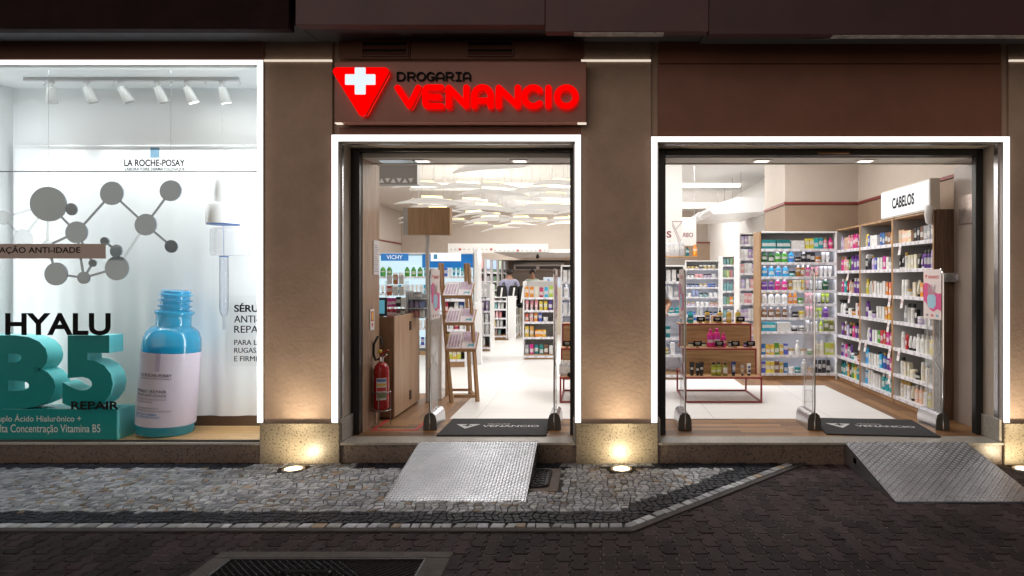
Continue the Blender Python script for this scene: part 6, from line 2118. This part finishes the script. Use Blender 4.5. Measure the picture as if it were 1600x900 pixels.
# right pilaster: mirror plate and double sensor
t = thing('mirror_plate', 'small silvery plate on the taupe side wall of the wide opening', 'plate', (3.6, .6, 2.3))
m = MB(); m.box(3.588, 3.599, .36, .76, 2.14, 2.42, 0, .002); m.build('plate', [M('plate_silver', (.55, .46, .42), .25, .85, var=.3, vscale=9)], t)
t = thing('door_sensor', 'twin round white sensor lamp on the dark side of hair shelving', 'sensor', (3.55, .84, 1.6))
m = MB(); m.prism(rounded([(3.47, 1.575), (3.66, 1.575), (3.66, 1.665), (3.47, 1.665)], .04, 5), 'y', .80, .858); m.build('case', [M('sensor_grey', (.30, .29, .29), .4)], t)
for k, xx in enumerate((3.515, 3.615)):
    m = MB(); m.lathe([(.036, 0), (.036, .012), (.024, .016)], (0, 0, 0), 18); m.xf(lambda x, y, z: (xx + x, .7995 - z, 1.62 + y)); m.build('lamp_disc', [M('sensor_face_%d' % k, ((.2, .2, .2), (.55, .55, .62))[k], .3)], t)

# ------------------------------------------------------------------ people
def person(label, loc, rz, joints, radii, edges, mats, zones, height_tag=None, hair=None, face=True):
    """one continuous skinned body; zones(z, x, y) gives the material of a face: 0 skin, 1 top, 2 trousers, 3 shoes"""
    me = bpy.data.meshes.new('person')
    names = list(joints)
    ix = {n: i for i, n in enumerate(names)}
    me.from_pydata([joints[n] for n in names], [(ix[a], ix[b]) for a, b in edges], [])
    o = bpy.data.objects.new('person', me)
    COL.objects.link(o)
    md = o.modifiers.new('skin', 'SKIN')
    md.use_smooth_shade = True
    for n in names:
        r = radii[n]
        me.skin_vertices[0].data[ix[n]].radius = r if isinstance(r, tuple) else (r, r)
    me.skin_vertices[0].data[ix['pelvis']].use_root = True
    sb = o.modifiers.new('sub', 'SUBSURF'); sb.levels = 2; sb.render_levels = 2
    bpy.context.view_layer.update()
    nm_ = bpy.data.meshes.new_from_object(o.evaluated_get(bpy.context.evaluated_depsgraph_get()))
    bpy.data.objects.remove(o)
    o = bpy.data.objects.new('person', nm_)
    COL.objects.link(o)
    nm_.materials.clear()
    for m_ in mats: nm_.materials.append(m_)
    for p in nm_.polygons:
        p.material_index = zones(p.center.x, p.center.y, p.center.z)
        p.use_smooth = True
    o.location = loc; o.rotation_euler = (0, 0, rz)
    tag(o, label, 'person')
    if hair:
        m = MB()
        m.ball((0, .030, hair[0] + .028), .084, .086, .082, 16)
        if len(hair) > 1 and hair[1]: m.ball((0, .10, hair[0] + .03), .055, .05, .055, 12)
        h = m.build('hair', [hair[2]], None); h.parent = o
    if face:
        for sx_ in (-1, 1):
            m = MB(); m.ball((sx_ * .031, -.083, hair[0] - .022), .010, .007, .008, 8); e = m.build('eye', [ink], None); e.parent = o
    return o


def body(arm_l, arm_r, s=1.0):
    """standing figure of 1.65 m facing -y; arms are (elbow, wrist) points"""
    J = {'pelvis': (0, 0, .90), 'waist': (0, 0, 1.04), 'chest': (0, .0, 1.24), 'collar': (0, .01, 1.37), 'neck': (0, .005, 1.44), 'skull': (0, -.005, 1.52), 'crown': (0, .005, 1.60), 'nose': (0, -.088, 1.515)}
    Rr = {'pelvis': (.135, .105), 'waist': (.12, .09), 'chest': (.145, .10), 'collar': (.085, .07), 'neck': .05, 'skull': (.068, .078), 'crown': (.058, .066), 'nose': .014}
    E = [('pelvis', 'waist'), ('waist', 'chest'), ('chest', 'collar'), ('collar', 'neck'), ('neck', 'skull'), ('skull', 'crown'), ('skull', 'nose')]
    for sd, q, (el, wr_) in (('l', -1, arm_l), ('r', 1, arm_r)):
        J['sh' + sd] = (q * .175, .01, 1.345); Rr['sh' + sd] = .055
        J['el' + sd] = el; Rr['el' + sd] = .039
        J['wr' + sd] = wr_; Rr['wr' + sd] = .026
        d = (Vector(wr_) - Vector(el)).normalized()
        side = d.cross(Vector((0, 0, 1))); side = side.normalized() if side.length > .1 else Vector((0, 1, 0))
        pm = Vector(wr_) + d * .06
        J['pm' + sd] = tuple(pm); Rr['pm' + sd] = (.030, .018)
        E += [('collar', 'sh' + sd), ('sh' + sd, 'el' + sd), ('el' + sd, 'wr' + sd), ('wr' + sd, 'pm' + sd)]
        for f, (off_, ln) in enumerate(((-.027, .062), (-.009, .074), (.009, .070), (.027, .055))):
            b_ = pm + side * off_ + d * .03
            J[f'f{f}a' + sd] = tuple(b_); Rr[f'f{f}a' + sd] = .0088
            J[f'f{f}b' + sd] = tuple(b_ + d * ln * .55 + Vector((0, 0, -.008))); Rr[f'f{f}b' + sd] = .0082
            J[f'f{f}c' + sd] = tuple(b_ + d * ln * .9 + Vector((0, 0, -.024))); Rr[f'f{f}c' + sd] = .0072
            E += [('pm' + sd, f'f{f}a' + sd), (f'f{f}a' + sd, f'f{f}b' + sd), (f'f{f}b' + sd, f'f{f}c' + sd)]
        tb_ = Vector(wr_) + d * .03 - side * .035 * q
        J['ta' + sd] = tuple(tb_); Rr['ta' + sd] = .0105
        J['tb' + sd] = tuple(tb_ + d * .035 - side * .018 * q); Rr['tb' + sd] = .009
        E += [('wr' + sd, 'ta' + sd), ('ta' + sd, 'tb' + sd)]
        J['hip' + sd] = (q * .085, 0, .86); Rr['hip' + sd] = .092
        J['kn' + sd] = (q * .095, -.015, .47); Rr['kn' + sd] = .055
        J['an' + sd] = (q * .10, .02, .08); Rr['an' + sd] = .038
        J['to' + sd] = (q * .11, -.12, .03); Rr['to' + sd] = .030
        E += [('pelvis', 'hip' + sd), ('hip' + sd, 'kn' + sd), ('kn' + sd, 'an' + sd), ('an' + sd, 'to' + sd)]
    return {k: tuple(c * s for c in v) for k, v in J.items()}, Rr, E


skin = M('skin', (.36, .19, .12), .5)
jeans = M('jeans', (.04, .05, .08), .8)
shoe = M('shoe', (.03, .03, .03), .5)
hair_d = M('hair_dark', (.012, .009, .008), .55)


def zone(sleeve, neck=1.40, waist=.93):
    def z_(x, y, z):
        if abs(x) > .20 and z < sleeve or z > neck or (abs(y) > .2 and z < sleeve): return 0
        if z > waist: return 1
        return 2 if z > .09 else 3
    return z_


J, Rr, E = body(((-.27, -.02, 1.08), (-.22, -.22, 1.05)), ((.30, .02, 1.085), (.19, -.15, .99)))
person('person in a grey short sleeved shirt half hidden at left of the wide opening', (.635, 2.35, FT), R(12), J, Rr, E, [skin, M('shirt_grey', (.42, .44, .48), .8, var=.25, vscale=18), jeans, shoe], zone(1.15), hair=(1.555, 0, hair_d))
J, Rr, E = body(((-.26, -.04, 1.08), (-.12, -.25, 1.04)), ((.27, -.05, 1.08), (.22, -.24, 1.2)))
person('person with dark tied up hair and lavender top seen from behind at the pharmacy', (PX(796, 9.75), 9.75, FL), R(190), J, Rr, E, [skin, M('top_lavender', (.36, .36, .50), .8), jeans, shoe], zone(1.12), hair=(1.555, 1, hair_d))
J, Rr, E = body(((-.26, -.04, 1.08), (-.16, -.25, 1.0)), ((.27, -.05, 1.08), (.2, -.24, 1.0)))
person('person in a white and green top facing the street behind the pharmacy counter', (PX(832, 11.2), 11.2, FL), R(10), J, Rr, E, [skin, M('top_green', (.50, .62, .55), .8), jeans, shoe], zone(1.12), hair=(1.555, 0, hair_d))
# two high backed black chairs by the pharmacy desk
for k, (px, lab) in enumerate(((784, 'high backed black and white chair left of the person in lavender'), (803, 'high backed black and white chair right of the person in lavender'), (817, 'high backed black and white chair before the person in green'))):
    y = 9.5; x = PX(px, y)
    t = thing('high_chair', lab, 'chair', (x, y, FL), 'high chairs at the pharmacy')
    m = MB(); m.prism(rounded([(x - .14, FL + .80), (x + .14, FL + .80), (x + .11, FL + 1.25), (x - .11, FL + 1.25)], .06, 5), 'y', y, y + .04); bk = m.build('backrest', [black_metal], t)
    m = MB(); m.prism([(x - .055, FL + .85), (x - .02, FL + .85), (x + .03, FL + 1.2), (x - .01, FL + 1.2)], 'y', y - .004, y - .0005); m.build('stripe', [white_paint], bk)
    m = MB(); m.box(x - .19, x + .19, y + .02, y + .40, FL + .72, FL + .79, 0, .02); m.build('seat', [black_metal], t)
    for dx in (-.15, .15):
        for dy in (.06, .36):
            m = MB(); m.cyl((x + dx, y + dy, FL), (x + dx * .9, y + dy, FL + .72), .013, n=8); m.build('leg', [chrome], t)


# ------------------------------------------------------------------ past 300 boxes: the ones that look smallest become one mass
bx_ = [o for o in COL.objects if o.get('category') == 'box' and o.type == 'MESH']
bx_.sort(key=lambda o: -o.scale.z / (o.location - cam.location).length)
rest = bx_[296:]
if rest:
    m = MB()
    for o in rest:
        c = (o.color[0], o.color[1], o.color[2])
        Rz = Matrix.Rotation(o.rotation_euler.z, 3, 'Z')
        vs = [tuple(o.location + Rz @ Vector((v.co.x * o.scale.x, v.co.y * o.scale.y, v.co.z * o.scale.z))) for v in o.data.vertices]
        for p in o.data.polygons:
            cc = c if p.material_index != 2 else tuple(min(.8, .5 * q + .22) for q in c)
            k = len(m.v)
            m.add([vs[i] for i in p.vertices], [list(range(len(p.vertices)))], 0, cc)
        bpy.data.objects.remove(o)
    r_ = m.build('small_boxes', [attr_mat('small_box', .45, .02)], recalc=False)
    r_['kind'] = 'stuff'
    r_['label'] = 'mass of small goods boxes on the farthest shelves of the shop'
